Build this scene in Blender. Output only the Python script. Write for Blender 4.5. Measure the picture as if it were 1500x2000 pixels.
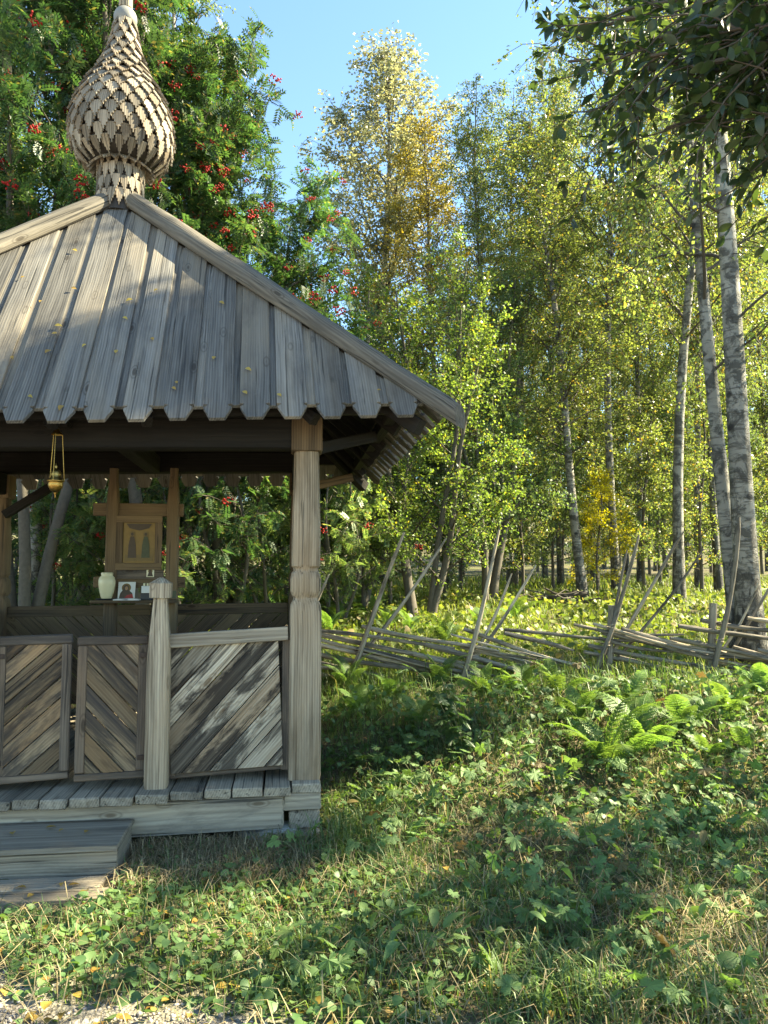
import bpy, bmesh, math, random
import numpy as np
from mathutils import Matrix, Vector
random.seed(7)
RNG = np.random.default_rng(7)
for o in list(bpy.data.objects): bpy.data.objects.remove(o)
SC = bpy.context.scene
COL = SC.collection
R = math.radians

# ------------------------------------------------------------------ camera, sky, sun, exposure
EYE = 1.6
PITCH = math.atan(120 / 1500.0)
cam_d = bpy.data.cameras.new('camera')
cam_d.sensor_fit = 'HORIZONTAL'; cam_d.sensor_width = 36.0; cam_d.lens = 36.0
cam_d.clip_start = 0.05; cam_d.clip_end = 2000
cam = bpy.data.objects.new('camera', cam_d); COL.objects.link(cam)
cam.location = (0, 0, EYE); cam.rotation_euler = (R(90) + PITCH, 0, 0)
SC.camera = cam

SUN_AZ, SUN_EL = 80.0, 40.0          # clockwise from the view direction (+Y)
W = bpy.data.worlds.new('World'); SC.world = W; W.use_nodes = True
nt = W.node_tree; nt.nodes.clear()
sky = nt.nodes.new('ShaderNodeTexSky'); sky.sky_type = 'NISHITA'; sky.sun_disc = False
sky.sun_elevation = R(SUN_EL); sky.sun_rotation = R(SUN_AZ)
sky.air_density = 0.9; sky.dust_density = 0.0; sky.ozone_density = 5.0
bg = nt.nodes.new('ShaderNodeBackground'); bg.inputs[1].default_value = 0.085
wo = nt.nodes.new('ShaderNodeOutputWorld')
nt.links.new(sky.outputs[0], bg.inputs[0]); nt.links.new(bg.outputs[0], wo.inputs[0])
sl = bpy.data.lights.new('sun', 'SUN'); sl.energy = 4.6; sl.angle = R(0.53); sl.color = (1.0, 0.92, 0.76)
sun = bpy.data.objects.new('sun', sl); COL.objects.link(sun)
SV = Vector((math.sin(R(SUN_AZ)) * math.cos(R(SUN_EL)), math.cos(R(SUN_AZ)) * math.cos(R(SUN_EL)), math.sin(R(SUN_EL))))
sun.rotation_euler = SV.to_track_quat('Z', 'Y').to_euler(); sun.location = SV * 60
SC.view_settings.view_transform = 'Standard'; SC.view_settings.look = 'None'
SC.view_settings.gamma = 1.0; SC.view_settings.exposure = 2.7
SC.view_settings.use_white_balance = True; SC.view_settings.white_balance_temperature = 7500; SC.view_settings.white_balance_tint = 0
SC.cycles.max_bounces = 6; SC.cycles.diffuse_bounces = 4; SC.cycles.transmission_bounces = 4
SC.cycles.transparent_max_bounces = 4; SC.cycles.sample_clamp_indirect = 8.0

# ------------------------------------------------------------------ pixel -> place helpers (photo pixels, 1500 x 2000)
def ray(px, py):
    a = (px - 750) / 1500; b = (1000 - py) / 1500
    return Vector((a, math.cos(PITCH) - b * math.sin(PITCH), math.sin(PITCH) + b * math.cos(PITCH)))
CAMP = Vector((0, 0, EYE))
YAW = R(7.27)
P0 = Vector((-0.502, 4.939, 0))        # ground below the chapel's front right post
UD = Vector((math.cos(YAW), math.sin(YAW), 0)); VD = Vector((-math.sin(YAW), math.cos(YAW), 0))
def uz(px, py, v):                     # pixel -> (u, z) on the plane at depth v behind the chapel front
    r = ray(px, py); t = (v - (CAMP - P0).dot(VD)) / r.dot(VD); q = CAMP + r * t
    return (q - P0).dot(UD), q.z
def atY(px, py, Y):
    r = ray(px, py); return CAMP + r * (Y / r.y)
def sst(a, b, x):
    t = np.clip((x - a) / (b - a), 0, 1); return t * t * (3 - 2 * t)
def gh(x, y):
    x = np.asarray(x, float); y = np.asarray(y, float)
    yy = y + 0.25 * np.clip(x, -4, 2)
    z = 0.55 * sst(5.2, 8.3, yy) + 0.075 * np.clip(y - 8.2, 0, 7) + 0.03 * np.clip(y - 15.2, 0, 25) + 0.13 * np.clip(y - 42, 0, 120)
    z = z + 0.035 * np.sin(x * 1.7 + 0.6) * np.sin(y * 1.3) * sst(4.0, 6.0, y) + 0.012 * np.sin(x * 4.1) * np.sin(y * 3.7 + 1)
    return z
def ghf(x, y): return float(gh(x, y))
def baseX(px, Y): return (px - 750) / 1500 * (Y * math.cos(PITCH) + (ghf(0, Y) - EYE) * math.sin(PITCH))

# ------------------------------------------------------------------ mesh helpers
def mesh_np(name, V, F):
    """V (n,3) array, F (m,k) array of equal-size faces, or a list of such arrays"""
    me = bpy.data.meshes.new(name)
    Fs = F if isinstance(F, list) else [F]
    V = np.asarray(V, np.float32)
    idx = np.concatenate([f.ravel() for f in Fs]).astype(np.int32)
    tot = np.concatenate([np.full(len(f), f.shape[1], np.int32) for f in Fs])
    st = np.concatenate([[0], np.cumsum(tot)[:-1]]).astype(np.int32)
    me.vertices.add(len(V)); me.vertices.foreach_set('co', V.ravel())
    me.loops.add(len(idx)); me.loops.foreach_set('vertex_index', idx)
    me.polygons.add(len(tot)); me.polygons.foreach_set('loop_start', st); me.polygons.foreach_set('loop_total', tot)
    me.update(calc_edges=True); me.validate()
    return me
def link(name, me, mat=None, parent=None, M=None):
    o = bpy.data.objects.new(name, me); COL.objects.link(o)
    if mat is not None and me is not None and not me.materials: me.materials.append(mat)
    if parent is not None: o.parent = parent
    if M is not None: o.matrix_basis = M
    return o
def tag(o, label=None, cat=None, group=None, kind=None):
    if label: o['label'] = label
    if cat: o['category'] = cat
    if group: o['group'] = group
    if kind: o['kind'] = kind
    return o
def empty(name, loc, rz=0.0):
    o = bpy.data.objects.new(name, None); COL.objects.link(o); o.empty_display_size = 0.1
    o.location = loc; o.rotation_euler = (0, 0, rz); return o
def frame(o, x, y):
    x = Vector(x).normalized(); y = Vector(y); y = (y - x * y.dot(x)).normalized(); z = x.cross(y)
    return Matrix(((x.x, y.x, z.x, o[0]), (x.y, y.y, z.y, o[1]), (x.z, y.z, z.z, o[2]), (0, 0, 0, 1)))
def prism_mesh(name, poly, t0, t1, bev=0.004, wob=0.0):
    bm = bmesh.new()
    b = [bm.verts.new((p[0], p[1], t0)) for p in poly]; t = [bm.verts.new((p[0], p[1], t1)) for p in poly]
    n = len(poly)
    bm.faces.new(list(reversed(b))); bm.faces.new(t)
    for i in range(n): bm.faces.new((b[i], b[(i + 1) % n], t[(i + 1) % n], t[i]))
    bmesh.ops.recalc_face_normals(bm, faces=bm.faces[:])
    if bev: bmesh.ops.bevel(bm, geom=bm.edges[:], offset=bev, segments=1, affect='EDGES', clamp_overlap=True)
    if wob:
        for v in bm.verts: v.co += Vector((random.gauss(0, wob), random.gauss(0, wob), random.gauss(0, wob)))
    me = bpy.data.meshes.new(name); bm.to_mesh(me); bm.free(); return me
def prism(name, poly, t0, t1, M, mat, parent, bev=0.004, wob=0.0):
    return link(name, prism_mesh(name, poly, t0, t1, bev, wob), mat, parent, M)
def beam(name, a, b, w, h, mat, parent, up=(0, 0, 1), bev=0.006, wob=0.0015):
    a = Vector(a); b = Vector(b); d = b - a; L = d.length
    y = Vector(up).cross(d)
    M = frame(a, d, y)
    # a few subdivisions along the length so that edges are not ruler-straight
    return prism(name, [(0, -w / 2), (L, -w / 2), (L, w / 2), (0, w / 2)], -h / 2, h / 2, M, mat, parent, bev, wob)
def tube_arr(pts, rads, n=6, cap=True):
    """returns V, F(quads) of a tube along pts"""
    pts = np.asarray(pts, float); k = len(pts); rads = np.broadcast_to(np.asarray(rads, float), (k,))
    T = np.gradient(pts, axis=0); T /= np.linalg.norm(T, axis=1, keepdims=True) + 1e-9
    ref = np.array([0.0, 0, 1]) if abs(T[:, 2]).mean() < 0.8 else np.array([1.0, 0, 0])
    A = np.cross(T, ref); A /= np.linalg.norm(A, axis=1, keepdims=True) + 1e-9
    B = np.cross(T, A)
    th = np.arange(n) * 2 * math.pi / n
    V = pts[:, None, :] + rads[:, None, None] * (np.cos(th)[None, :, None] * A[:, None, :] + np.sin(th)[None, :, None] * B[:, None, :])
    V = V.reshape(-1, 3)
    i = np.arange(k - 1)[:, None] * n; j = np.arange(n)[None, :]; j2 = (j + 1) % n
    F = np.stack([i + j, i + j2, i + n + j2, i + n + j], -1).reshape(-1, 4)
    return V, F
class Acc:
    def __init__(s): s.V = []; s.F = {}; s.n = 0
    def add(s, V, F):
        F = np.asarray(F); s.V.append(np.asarray(V, float)); s.F.setdefault(F.shape[1], []).append(F + s.n); s.n += len(V)
    def mesh(s, name):
        return mesh_np(name, np.concatenate(s.V), [np.concatenate(f) for f in s.F.values()])
def smooth(me):
    me.polygons.foreach_set('use_smooth', np.ones(len(me.polygons), bool)); return me
def loft_mesh(name, levels, n=28, jit=0.0):
    """levels: (x, half-width, squareness 0 round..1 square); axis along local x"""
    V = []; th = np.arange(n) * 2 * math.pi / n + math.pi / n
    for (x, hw, sq) in levels:
        c, s = np.cos(th), np.sin(th)
        e = 2 + sq * 10
        r = (np.abs(c) ** e + np.abs(s) ** e) ** (-1 / e)
        V.append(np.stack([np.full(n, x), hw * r * c, hw * r * s], 1))
    V = np.array(V); k = len(levels)
    V = V + RNG.normal(0, jit, V.shape) if jit else V
    F = []
    for i in range(k - 1):
        for j in range(n): F.append((i * n + j, i * n + (j + 1) % n, (i + 1) * n + (j + 1) % n, (i + 1) * n + j))
    VV = np.concatenate([V.reshape(-1, 3), [[levels[0][0], 0, 0], [levels[-1][0], 0, 0]]])
    a = k * n; b = a + 1
    T = [(a, (j + 1) % n, j) for j in range(n)] + [(b, (k - 1) * n + j, (k - 1) * n + (j + 1) % n) for j in range(n)]
    me = mesh_np(name, VV, [np.array(F), np.array(T)])
    return me
def autosmooth(me, deg=35):
    smooth(me)
    bm = bmesh.new(); bm.from_mesh(me)
    for e in bm.edges:
        if len(e.link_faces) == 2 and e.calc_face_angle(0) > R(deg): e.smooth = False
    bm.to_mesh(me); bm.free(); return me
def lathe_arr(prof, n=24, c=(0, 0, 0)):
    th = np.arange(n) * 2 * math.pi / n
    V = np.array([[c[0] + r * math.cos(t), c[1] + r * math.sin(t), c[2] + z] for (r, z) in prof for t in th])
    i = np.arange(len(prof) - 1)[:, None] * n; j = np.arange(n)[None, :]; j2 = (j + 1) % n
    return V, np.stack([i + j, i + j2, i + n + j2, i + n + j], -1).reshape(-1, 4)

# ------------------------------------------------------------------ material helpers
class NT:
    def __init__(s, name):
        s.m = bpy.data.materials.new(name); s.m.use_nodes = True; s.t = s.m.node_tree; s.t.nodes.clear()
        s.out = s.t.nodes.new('ShaderNodeOutputMaterial')
    def n(s, typ, **kw):
        nd = s.t.nodes.new('ShaderNode' + typ)
        ins = kw.pop('ins', {})
        for k, v in kw.items(): setattr(nd, k, v)
        for k, v in ins.items():
            if hasattr(v, 'is_output') or isinstance(v, bpy.types.NodeSocket): s.t.links.new(v, nd.inputs[k])
            else: nd.inputs[k].default_value = v
        return nd
    def math(s, op, a, b=0.0, c=0.0, clamp=False):
        nd = s.n('Math', operation=op, ins={0: a, 1: b, 2: c}); nd.use_clamp = clamp; return nd.outputs[0]
    def mix(s, f, a, b, bt='MIX'):
        nd = s.t.nodes.new('ShaderNodeMix'); nd.data_type = 'RGBA'; nd.blend_type = bt
        for k, v in ((0, f), (6, a), (7, b)):
            if isinstance(v, bpy.types.NodeSocket): s.t.links.new(v, nd.inputs[k])
            else: nd.inputs[k].default_value = v if k == 0 else (*v[:3], 1)
        return nd.outputs[2]
    def ramp(s, f, stops):
        nd = s.t.nodes.new('ShaderNodeValToRGB'); s.t.links.new(f, nd.inputs[0])
        el = nd.color_ramp.elements
        while len(el) < len(stops): el.new(0.5)
        for e, (p, c) in zip(el, stops):
            e.position = p; e.color = (c, c, c, 1) if not hasattr(c, '__len__') else (*c[:3], 1)
        return nd.outputs[0]
    def scaled(s, vec, sc):
        return s.n('VectorMath', operation='MULTIPLY', ins={0: vec, 1: sc}).outputs[0]
    def noise(s, vec, scale=1.0, detail=4.0, rough=0.55, dist=0.0):
        return s.n('TexNoise', ins={'Vector': vec, 'Scale': scale, 'Detail': detail, 'Roughness': rough, 'Distortion': dist}).outputs[0]
    def finish(s, shader): s.t.links.new(shader, s.out.inputs[0]); return s.m

def wood(name, light, dark, stain=(0.05, 0.04, 0.03), st_lo=0.52, st_hi=0.7, st_amt=0.7, st_scale=(0.9, 4.5, 4.5), warm=None, bump=0.5, fine=46.0, lich=0.0, var=0.55):
    g = NT(name)
    tc = g.n('TexCoord').outputs['Object']; rnd = g.n('ObjectInfo').outputs['Random']
    off = g.scaled(g.n('CombineXYZ', ins={0: rnd, 1: rnd, 2: rnd}).outputs[0], (53.0, 31.0, 17.0))
    v = g.n('VectorMath', operation='ADD', ins={0: tc, 1: off}).outputs[0]
    warp = g.n('TexNoise', ins={'Vector': g.scaled(v, (1.6, 5, 5)), 'Scale': 1.0, 'Detail': 2.0})
    wv = g.n('VectorMath', operation='MULTIPLY_ADD', ins={0: warp.outputs[1], 1: (0.0, 0.022, 0.022), 2: v}).outputs[0]
    f1 = g.noise(g.scaled(wv, (1.3, fine, fine)), 1.0, 6.0, 0.6)
    f2 = g.noise(g.scaled(wv, (0.45, 13, 13)), 1.0, 3.0, 0.5, 0.3)
    wave = g.n('TexWave', wave_type='RINGS', rings_direction='X', ins={'Vector': g.scaled(wv, (0.11, 1, 1)), 'Scale': 22.0, 'Distortion': 3.0, 'Detail': 2.0, 'Detail Scale': 0.8}).outputs[1]
    gr = g.math('ADD', g.math('MULTIPLY', f1, 0.62), g.math('ADD', g.math('MULTIPLY', f2, 0.36), g.math('MULTIPLY', wave, 0.12)))
    c = g.mix(g.ramp(gr, [(0.34, 0.0), (0.72, 1.0)]), dark, light)
    if warm:
        wf = g.ramp(g.noise(g.scaled(v, (0.7, 3, 3)), 1.0, 2.0), [(0.45, 0.0), (0.68, 1.0)])
        c = g.mix(g.math('MULTIPLY', wf, 0.65), c, warm)
    s1 = g.noise(g.scaled(v, st_scale), 1.0, 6.0, 0.68, 0.4)
    sf = g.ramp(s1, [(st_lo, 0.0), (st_hi, 1.0)])
    sf = g.math('MULTIPLY', sf, g.ramp(f1, [(0.3, 1.0), (0.7, 0.72)]))
    c = g.mix(g.math('MULTIPLY', sf, st_amt), c, stain)
    vo = g.n('TexVoronoi', ins={'Vector': g.scaled(v, (2.3, 6.5, 6.5)), 'Scale': 1.0, 'Randomness': 1.0}).outputs[0]
    kn = g.math('ADD', g.ramp(vo, [(0.07, 1.0), (0.11, 0.0)]), g.math('MULTIPLY', g.ramp(vo, [(0.12, 0.0), (0.15, 1.0)]), g.ramp(vo, [(0.15, 0.6), (0.18, 0.0)])))
    c = g.mix(g.math('MULTIPLY', kn, 0.7), c, (dark[0] * 0.55, dark[1] * 0.45, dark[2] * 0.35))
    crack = g.ramp(g.noise(g.scaled(wv, (0.55, 42, 42)), 1.0, 3.0, 0.6), [(0.34, 1.0), (0.39, 0.0)])
    c = g.mix(g.math('MULTIPLY', crack, 0.75), c, (0.02, 0.018, 0.015))
    if lich:
        lf = g.ramp(g.noise(v, 38.0, 5.0, 0.7), [(0.62, 0.0), (0.7, 1.0)])
        c = g.mix(g.math('MULTIPLY', lf, lich), c, (0.36, 0.36, 0.27))
    val = g.math('MULTIPLY_ADD', rnd, var, 1.0 - var / 2)
    c = g.n('HueSaturation', ins={'Color': c, 'Value': val, 'Saturation': 1.0}).outputs[0]
    hgt = g.math('SUBTRACT', gr, g.math('MULTIPLY', crack, 0.5))
    bp = g.n('Bump', ins={'Height': hgt, 'Strength': bump, 'Distance': 0.009}).outputs[0]
    b = g.n('BsdfPrincipled', ins={'Base Color': c, 'Roughness': 0.8, 'Specular IOR Level': 0.25, 'Normal': bp})
    return g.finish(b.outputs[0])

def leafmat(name, c1, c2, trc, tr=0.42, rough=0.5, c3=None, spec=0.35, vein=False):
    g = NT(name)
    isl = g.n('NewGeometry').outputs['Random Per Island']; rnd = g.n('ObjectInfo').outputs['Random']
    c = g.mix(isl, c1, c2)
    if c3: c = g.mix(g.ramp(g.math('FRACT', g.math('MULTIPLY', isl, 17.31)), [(0.93, 0.0), (0.95, 1.0)]), c, c3)
    pos = g.n('NewGeometry').outputs['Position']
    big = g.ramp(g.noise(pos, 0.7, 3.0), [(0.3, 0.72), (0.7, 1.25)])
    c = g.mix(1.0, c, big, 'MULTIPLY')
    c = g.n('HueSaturation', ins={'Color': c, 'Value': g.math('MULTIPLY_ADD', rnd, 0.3, 0.85), 'Hue': g.math('MULTIPLY_ADD', rnd, 0.02, 0.49)}).outputs[0]
    nrm = {}
    if vein:
        bp = g.n('Bump', ins={'Height': g.noise(g.n('TexCoord').outputs['Object'], 60.0, 3.0), 'Strength': 0.4, 'Distance': 0.004}).outputs[0]
        nrm = {'Normal': bp}
    b = g.n('BsdfPrincipled', ins={'Base Color': c, 'Roughness': rough, 'Specular IOR Level': spec, **nrm}).outputs[0]
    t = g.n('BsdfTranslucent', ins={'Color': g.mix(1.0, c, trc, 'MULTIPLY')}).outputs[0]
    return g.finish(g.n('MixShader', ins={0: tr, 1: b, 2: t}).outputs[0])

def plain(name, col, rough=0.6, metal=0.0, var=0.15, scale=30.0, bump=0.0, spec=0.4):
    g = NT(name)
    tc = g.n('TexCoord').outputs['Object']
    f = g.noise(tc, scale, 5.0)
    c = g.mix(f, [x * (1 - var) for x in col], [min(1, x * (1 + var)) for x in col])
    ins = {'Base Color': c, 'Roughness': rough, 'Metallic': metal, 'Specular IOR Level': spec}
    if bump: ins['Normal'] = g.n('Bump', ins={'Height': f, 'Strength': bump, 'Distance': 0.004}).outputs[0]
    return g.finish(g.n('BsdfPrincipled', ins=ins).outputs[0])

def birch_bark(name, dark_base=1.6, grey=1.0):
    g = NT(name)
    tc = g.n('TexCoord').outputs['Object']; rnd = g.n('ObjectInfo').outputs['Random']
    off = g.scaled(g.n('CombineXYZ', ins={0: rnd, 1: rnd, 2: rnd}).outputs[0], (3.0, 5.0, 41.0))
    v = g.n('VectorMath', operation='ADD', ins={0: tc, 1: off}).outputs[0]
    lent = g.ramp(g.noise(g.scaled(v, (4, 4, 30)), 1.0, 4.0, 0.6), [(0.55, 0.0), (0.63, 1.0)])
    patch = g.ramp(g.noise(g.scaled(v, (5, 5, 5.5)), 1.0, 6.0, 0.7, 0.6), [(0.46, 0.0), (0.56, 1.0)])
    sep = g.n('SeparateXYZ', ins={0: tc}).outputs[2]
    base = g.n('MapRange', ins={0: sep, 1: 0.0, 2: dark_base, 3: 0.85, 4: 0.0}).outputs[0]
    rough = g.ramp(g.math('ADD', g.noise(g.scaled(v, (14, 14, 5)), 1.0, 5.0, 0.7), g.math('MULTIPLY', base, 0.28)), [(0.6, 0.0), (0.72, 1.0)])
    tone = g.noise(g.scaled(v, (2, 2, 1.5)), 1.0, 3.0)
    c = g.mix(tone, (0.16 * grey, 0.143 * grey, 0.118 * grey), (0.42 * grey, 0.39 * grey, 0.335 * grey))
    c = g.mix(g.math('MULTIPLY', lent, 0.75), c, (0.08, 0.07, 0.06))
    c = g.mix(g.math('MULTIPLY', patch, 0.85), c, (0.055, 0.05, 0.042))
    c = g.mix(rough, c, (0.045, 0.04, 0.034))
    sc_ = g.ramp(g.n('TexVoronoi', ins={'Vector': g.scaled(v, (2.6, 2.6, 3.4)), 'Scale': 1.0}).outputs[0], [(0.10, 1.0), (0.17, 0.0)])
    c = g.mix(g.math('MULTIPLY', sc_, 0.9), c, (0.025, 0.022, 0.02))
    bp = g.n('Bump', ins={'Height': g.math('ADD', lent, g.math('ADD', patch, rough)), 'Strength': 0.6, 'Distance': 0.01, }).outputs[0]
    b = g.n('BsdfPrincipled', ins={'Base Color': c, 'Roughness': 0.75, 'Normal': bp, 'Specular IOR Level': 0.3})
    return g.finish(b.outputs[0])

M = {}
M['roof'] = wood('weathered_roof_wood', (0.205, 0.188, 0.165), (0.05, 0.045, 0.04), (0.036, 0.033, 0.031), 0.48, 0.68, 0.6, (0.8, 3, 3), warm=(0.235, 0.19, 0.135), lich=0.12)
M['log'] = wood('weathered_log_wood', (0.19, 0.165, 0.13), (0.05, 0.043, 0.034), (0.06, 0.053, 0.045), 0.48, 0.64, 0.55, (1.2, 7, 7), bump=0.9, fine=34)
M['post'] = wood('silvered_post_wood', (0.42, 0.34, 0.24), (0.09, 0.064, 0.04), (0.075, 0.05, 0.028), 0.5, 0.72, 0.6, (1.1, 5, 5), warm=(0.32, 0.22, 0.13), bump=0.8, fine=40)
M['panel'] = wood('mould_streaked_board_wood', (0.50, 0.425, 0.32), (0.17, 0.122, 0.075), (0.018, 0.014, 0.012), 0.45, 0.53, 0.97, (1.5, 5.5, 5.5), warm=(0.26, 0.165, 0.09), bump=0.6, var=0.85)
M['gate'] = wood('tanned_gate_board_wood', (0.31, 0.225, 0.135), (0.11, 0.072, 0.042), (0.028, 0.025, 0.024), 0.45, 0.56, 0.9, (1.4, 7, 7), warm=(0.24, 0.135, 0.06), bump=0.6, var=0.8)
M['gframe'] = wood('dark_grey_frame_wood', (0.21, 0.16, 0.115), (0.065, 0.05, 0.037), (0.03, 0.027, 0.026), 0.45, 0.62, 0.7, (1.0, 5, 5), warm=(0.2, 0.13, 0.08))
M['rail'] = wood('pale_rail_wood', (0.44, 0.37, 0.275), (0.17, 0.13, 0.09), (0.07, 0.06, 0.05), 0.56, 0.72, 0.5)
M['deck'] = wood('grey_deck_wood', (0.38, 0.315, 0.23), (0.15, 0.12, 0.086), (0.07, 0.062, 0.052), 0.5, 0.66, 0.6, (1.5, 5, 5), lich=0.2)
M['inner'] = wood('shaded_brown_inner_wood', (0.17, 0.115, 0.065), (0.055, 0.036, 0.021), (0.05, 0.033, 0.02), 0.52, 0.7, 0.6, warm=(0.21, 0.14, 0.07))  # brown wood, with the dim interior's shade put into its colour
M['under'] = wood('shade_dark_underside_wood', (0.02, 0.016, 0.012), (0.008, 0.0065, 0.005), (0.005, 0.004, 0.003), 0.45, 0.6, 0.6)  # near-black wood: the shade under eaves and deck put into the colour
M['shingle'] = wood('silver_shingle_wood', (0.30, 0.255, 0.195), (0.06, 0.047, 0.035), (0.09, 0.07, 0.05), 0.55, 0.72, 0.5, (4, 10, 10), warm=(0.25, 0.18, 0.115), fine=90, var=1.0)
M['core'] = plain('dark_dome_core', (0.03, 0.024, 0.019))  # dark core paints the shadow in the gaps between shingles
M['fence'] = wood('grey_fence_pole_wood', (0.55, 0.46, 0.34), (0.24, 0.195, 0.14), (0.05, 0.045, 0.038), 0.47, 0.6, 0.8, (1.5, 8, 8), bump=0.9)  # lit poles, sunlight put into the tone; the dark copy serves unlit ones
M['fence_dark'] = wood('dark_fence_pole_wood', (0.33, 0.28, 0.22), (0.12, 0.10, 0.078), (0.03, 0.028, 0.024), 0.45, 0.6, 0.8, (1.5, 8, 8), bump=0.9)
M['birch'] = birch_bark('birch_bark')
M['birch_grey'] = birch_bark('greyer_birch_bark', 3.0, 0.7)
M['bark'] = plain('brown_grey_bark', (0.10, 0.085, 0.065), 0.9, 0, 0.45, 22, 0.8)
M['twig'] = plain('dark_twig_bark', (0.075, 0.06, 0.045), 0.85, 0, 0.3, 20)
M['l_birch'] = leafmat('birch_leaf', (0.085, 0.125, 0.044), (0.175, 0.20, 0.068), (2.000, 1.950, 0.975), 0.5, 0.4, (0.250, 0.170, 0.040))
M['l_pale'] = leafmat('pale_autumn_birch_leaf', (0.185, 0.19, 0.105), (0.30, 0.275, 0.165), (1.5, 1.5, 1.1), 0.45, 0.35, (0.30, 0.24, 0.13))
M['l_gold'] = leafmat('golden_birch_leaf', (0.22, 0.215, 0.05), (0.36, 0.30, 0.06), (1.6, 1.5, 0.7), 0.45, 0.4, (0.34, 0.25, 0.05))
M['l_lime'] = leafmat('lime_shrub_leaf', (0.088, 0.135, 0.036), (0.17, 0.205, 0.052), (1.8, 1.8, 0.85), 0.45, 0.4, (0.250, 0.200, 0.032))
M['l_yellow'] = leafmat('yellow_bush_leaf', (0.28, 0.26, 0.02), (0.38, 0.35, 0.03), (1.5, 1.4, 0.5), 0.5)
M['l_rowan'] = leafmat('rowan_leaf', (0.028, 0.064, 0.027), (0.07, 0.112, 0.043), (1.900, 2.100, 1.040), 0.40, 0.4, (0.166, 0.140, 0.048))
M['l_rowan_lt'] = leafmat('sunlit_rowan_leaf', (0.073, 0.130, 0.048), (0.166, 0.210, 0.080), (1.900, 1.900, 1.040), 0.5, 0.4, (0.250, 0.200, 0.080))  # lighter copy of the rowan leaf, sunshine put into its colour
M['l_dark'] = leafmat('dark_shrub_leaf', (0.06, 0.10, 0.042), (0.13, 0.165, 0.064), (1.900, 1.900, 0.910), 0.42, 0.45)
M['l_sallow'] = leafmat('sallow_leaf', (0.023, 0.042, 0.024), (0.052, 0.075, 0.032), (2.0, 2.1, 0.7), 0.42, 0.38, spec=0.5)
M['l_geran'] = leafmat('lobed_herb_leaf', (0.078, 0.150, 0.045), (0.166, 0.240, 0.080), (1.800, 1.900, 0.910), 0.35, 0.5, vein=True)
M['l_geran_old'] = leafmat('browning_herb_leaf', (0.146, 0.085, 0.048), (0.156, 0.140, 0.048), (1.500, 1.300, 0.910), 0.3, 0.6, vein=True)
M['l_herb'] = leafmat('small_herb_leaf', (0.062, 0.125, 0.045), (0.140, 0.210, 0.072), (1.800, 1.800, 0.780), 0.35, 0.5)
M['l_fern'] = leafmat('fern_frond', (0.088, 0.165, 0.045), (0.166, 0.240, 0.072), (1.800, 1.800, 0.780), 0.4, 0.5)
M['grass'] = leafmat('green_grass', (0.068, 0.125, 0.040), (0.156, 0.210, 0.072), (1.700, 1.700, 0.780), 0.35, 0.45, (0.229, 0.190, 0.112))
M['grass_sun'] = leafmat('clearing_grass', (0.104, 0.150, 0.032), (0.198, 0.220, 0.056), (1.600, 1.600, 0.780), 0.4, 0.5, (0.291, 0.230, 0.112))
M['straw'] = leafmat('dry_straw', (0.24, 0.19, 0.10), (0.42, 0.34, 0.20), (1.3, 1.2, 0.9), 0.25, 0.6, (0.09, 0.065, 0.04))
M['litter'] = leafmat('fallen_leaf', (0.28, 0.15, 0.035), (0.36, 0.27, 0.06), (1.3, 1.2, 0.7), 0.25, 0.55, (0.15, 0.07, 0.03))
M['berry'] = plain('rowan_berry', (0.30, 0.012, 0.009), 0.55, 0, 0.3, 40, 0.0, 0.2)
M['brass'] = plain('tarnished_brass', (0.34, 0.21, 0.06), 0.36, 1.0, 0.25, 60, 0.1)
M['cream'] = plain('cream_glaze', (0.70, 0.62, 0.38), 0.25, 0, 0.06, 12)
M['white'] = plain('white_paper', (0.68, 0.66, 0.60), 0.7, 0, 0.06, 20)
M['black'] = plain('black_plastic', (0.02, 0.02, 0.022), 0.4, 0, 0.2, 20)
M['iron'] = plain('rusty_iron', (0.07, 0.05, 0.04), 0.6, 0.7, 0.3, 50)
M['gold'] = plain('dull_gold_paint', (0.20, 0.12, 0.028), 0.45, 0.2, 0.3, 18)  # gold to olive: icon paints toned down to carry the interior's shade
M['ochre'] = plain('ochre_paint', (0.17, 0.11, 0.035), 0.6, 0, 0.3, 25)
M['umber'] = plain('umber_paint', (0.075, 0.05, 0.03), 0.6, 0, 0.3, 25)
M['green_p'] = plain('olive_paint', (0.07, 0.075, 0.035), 0.6, 0, 0.3, 25)
M['red_p'] = plain('dark_red_paint', (0.30, 0.035, 0.025), 0.6, 0, 0.2, 25)
M['skin_p'] = plain('flesh_paint', (0.38, 0.22, 0.11), 0.6, 0, 0.15, 25)
M['lead'] = plain('grey_zinc_ball', (0.20, 0.195, 0.18), 0.6, 0.1, 0.35, 14, 0.1)
M['stone'] = plain('foundation_stone', (0.34, 0.33, 0.30), 0.9, 0, 0.35, 9, 0.8)
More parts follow.
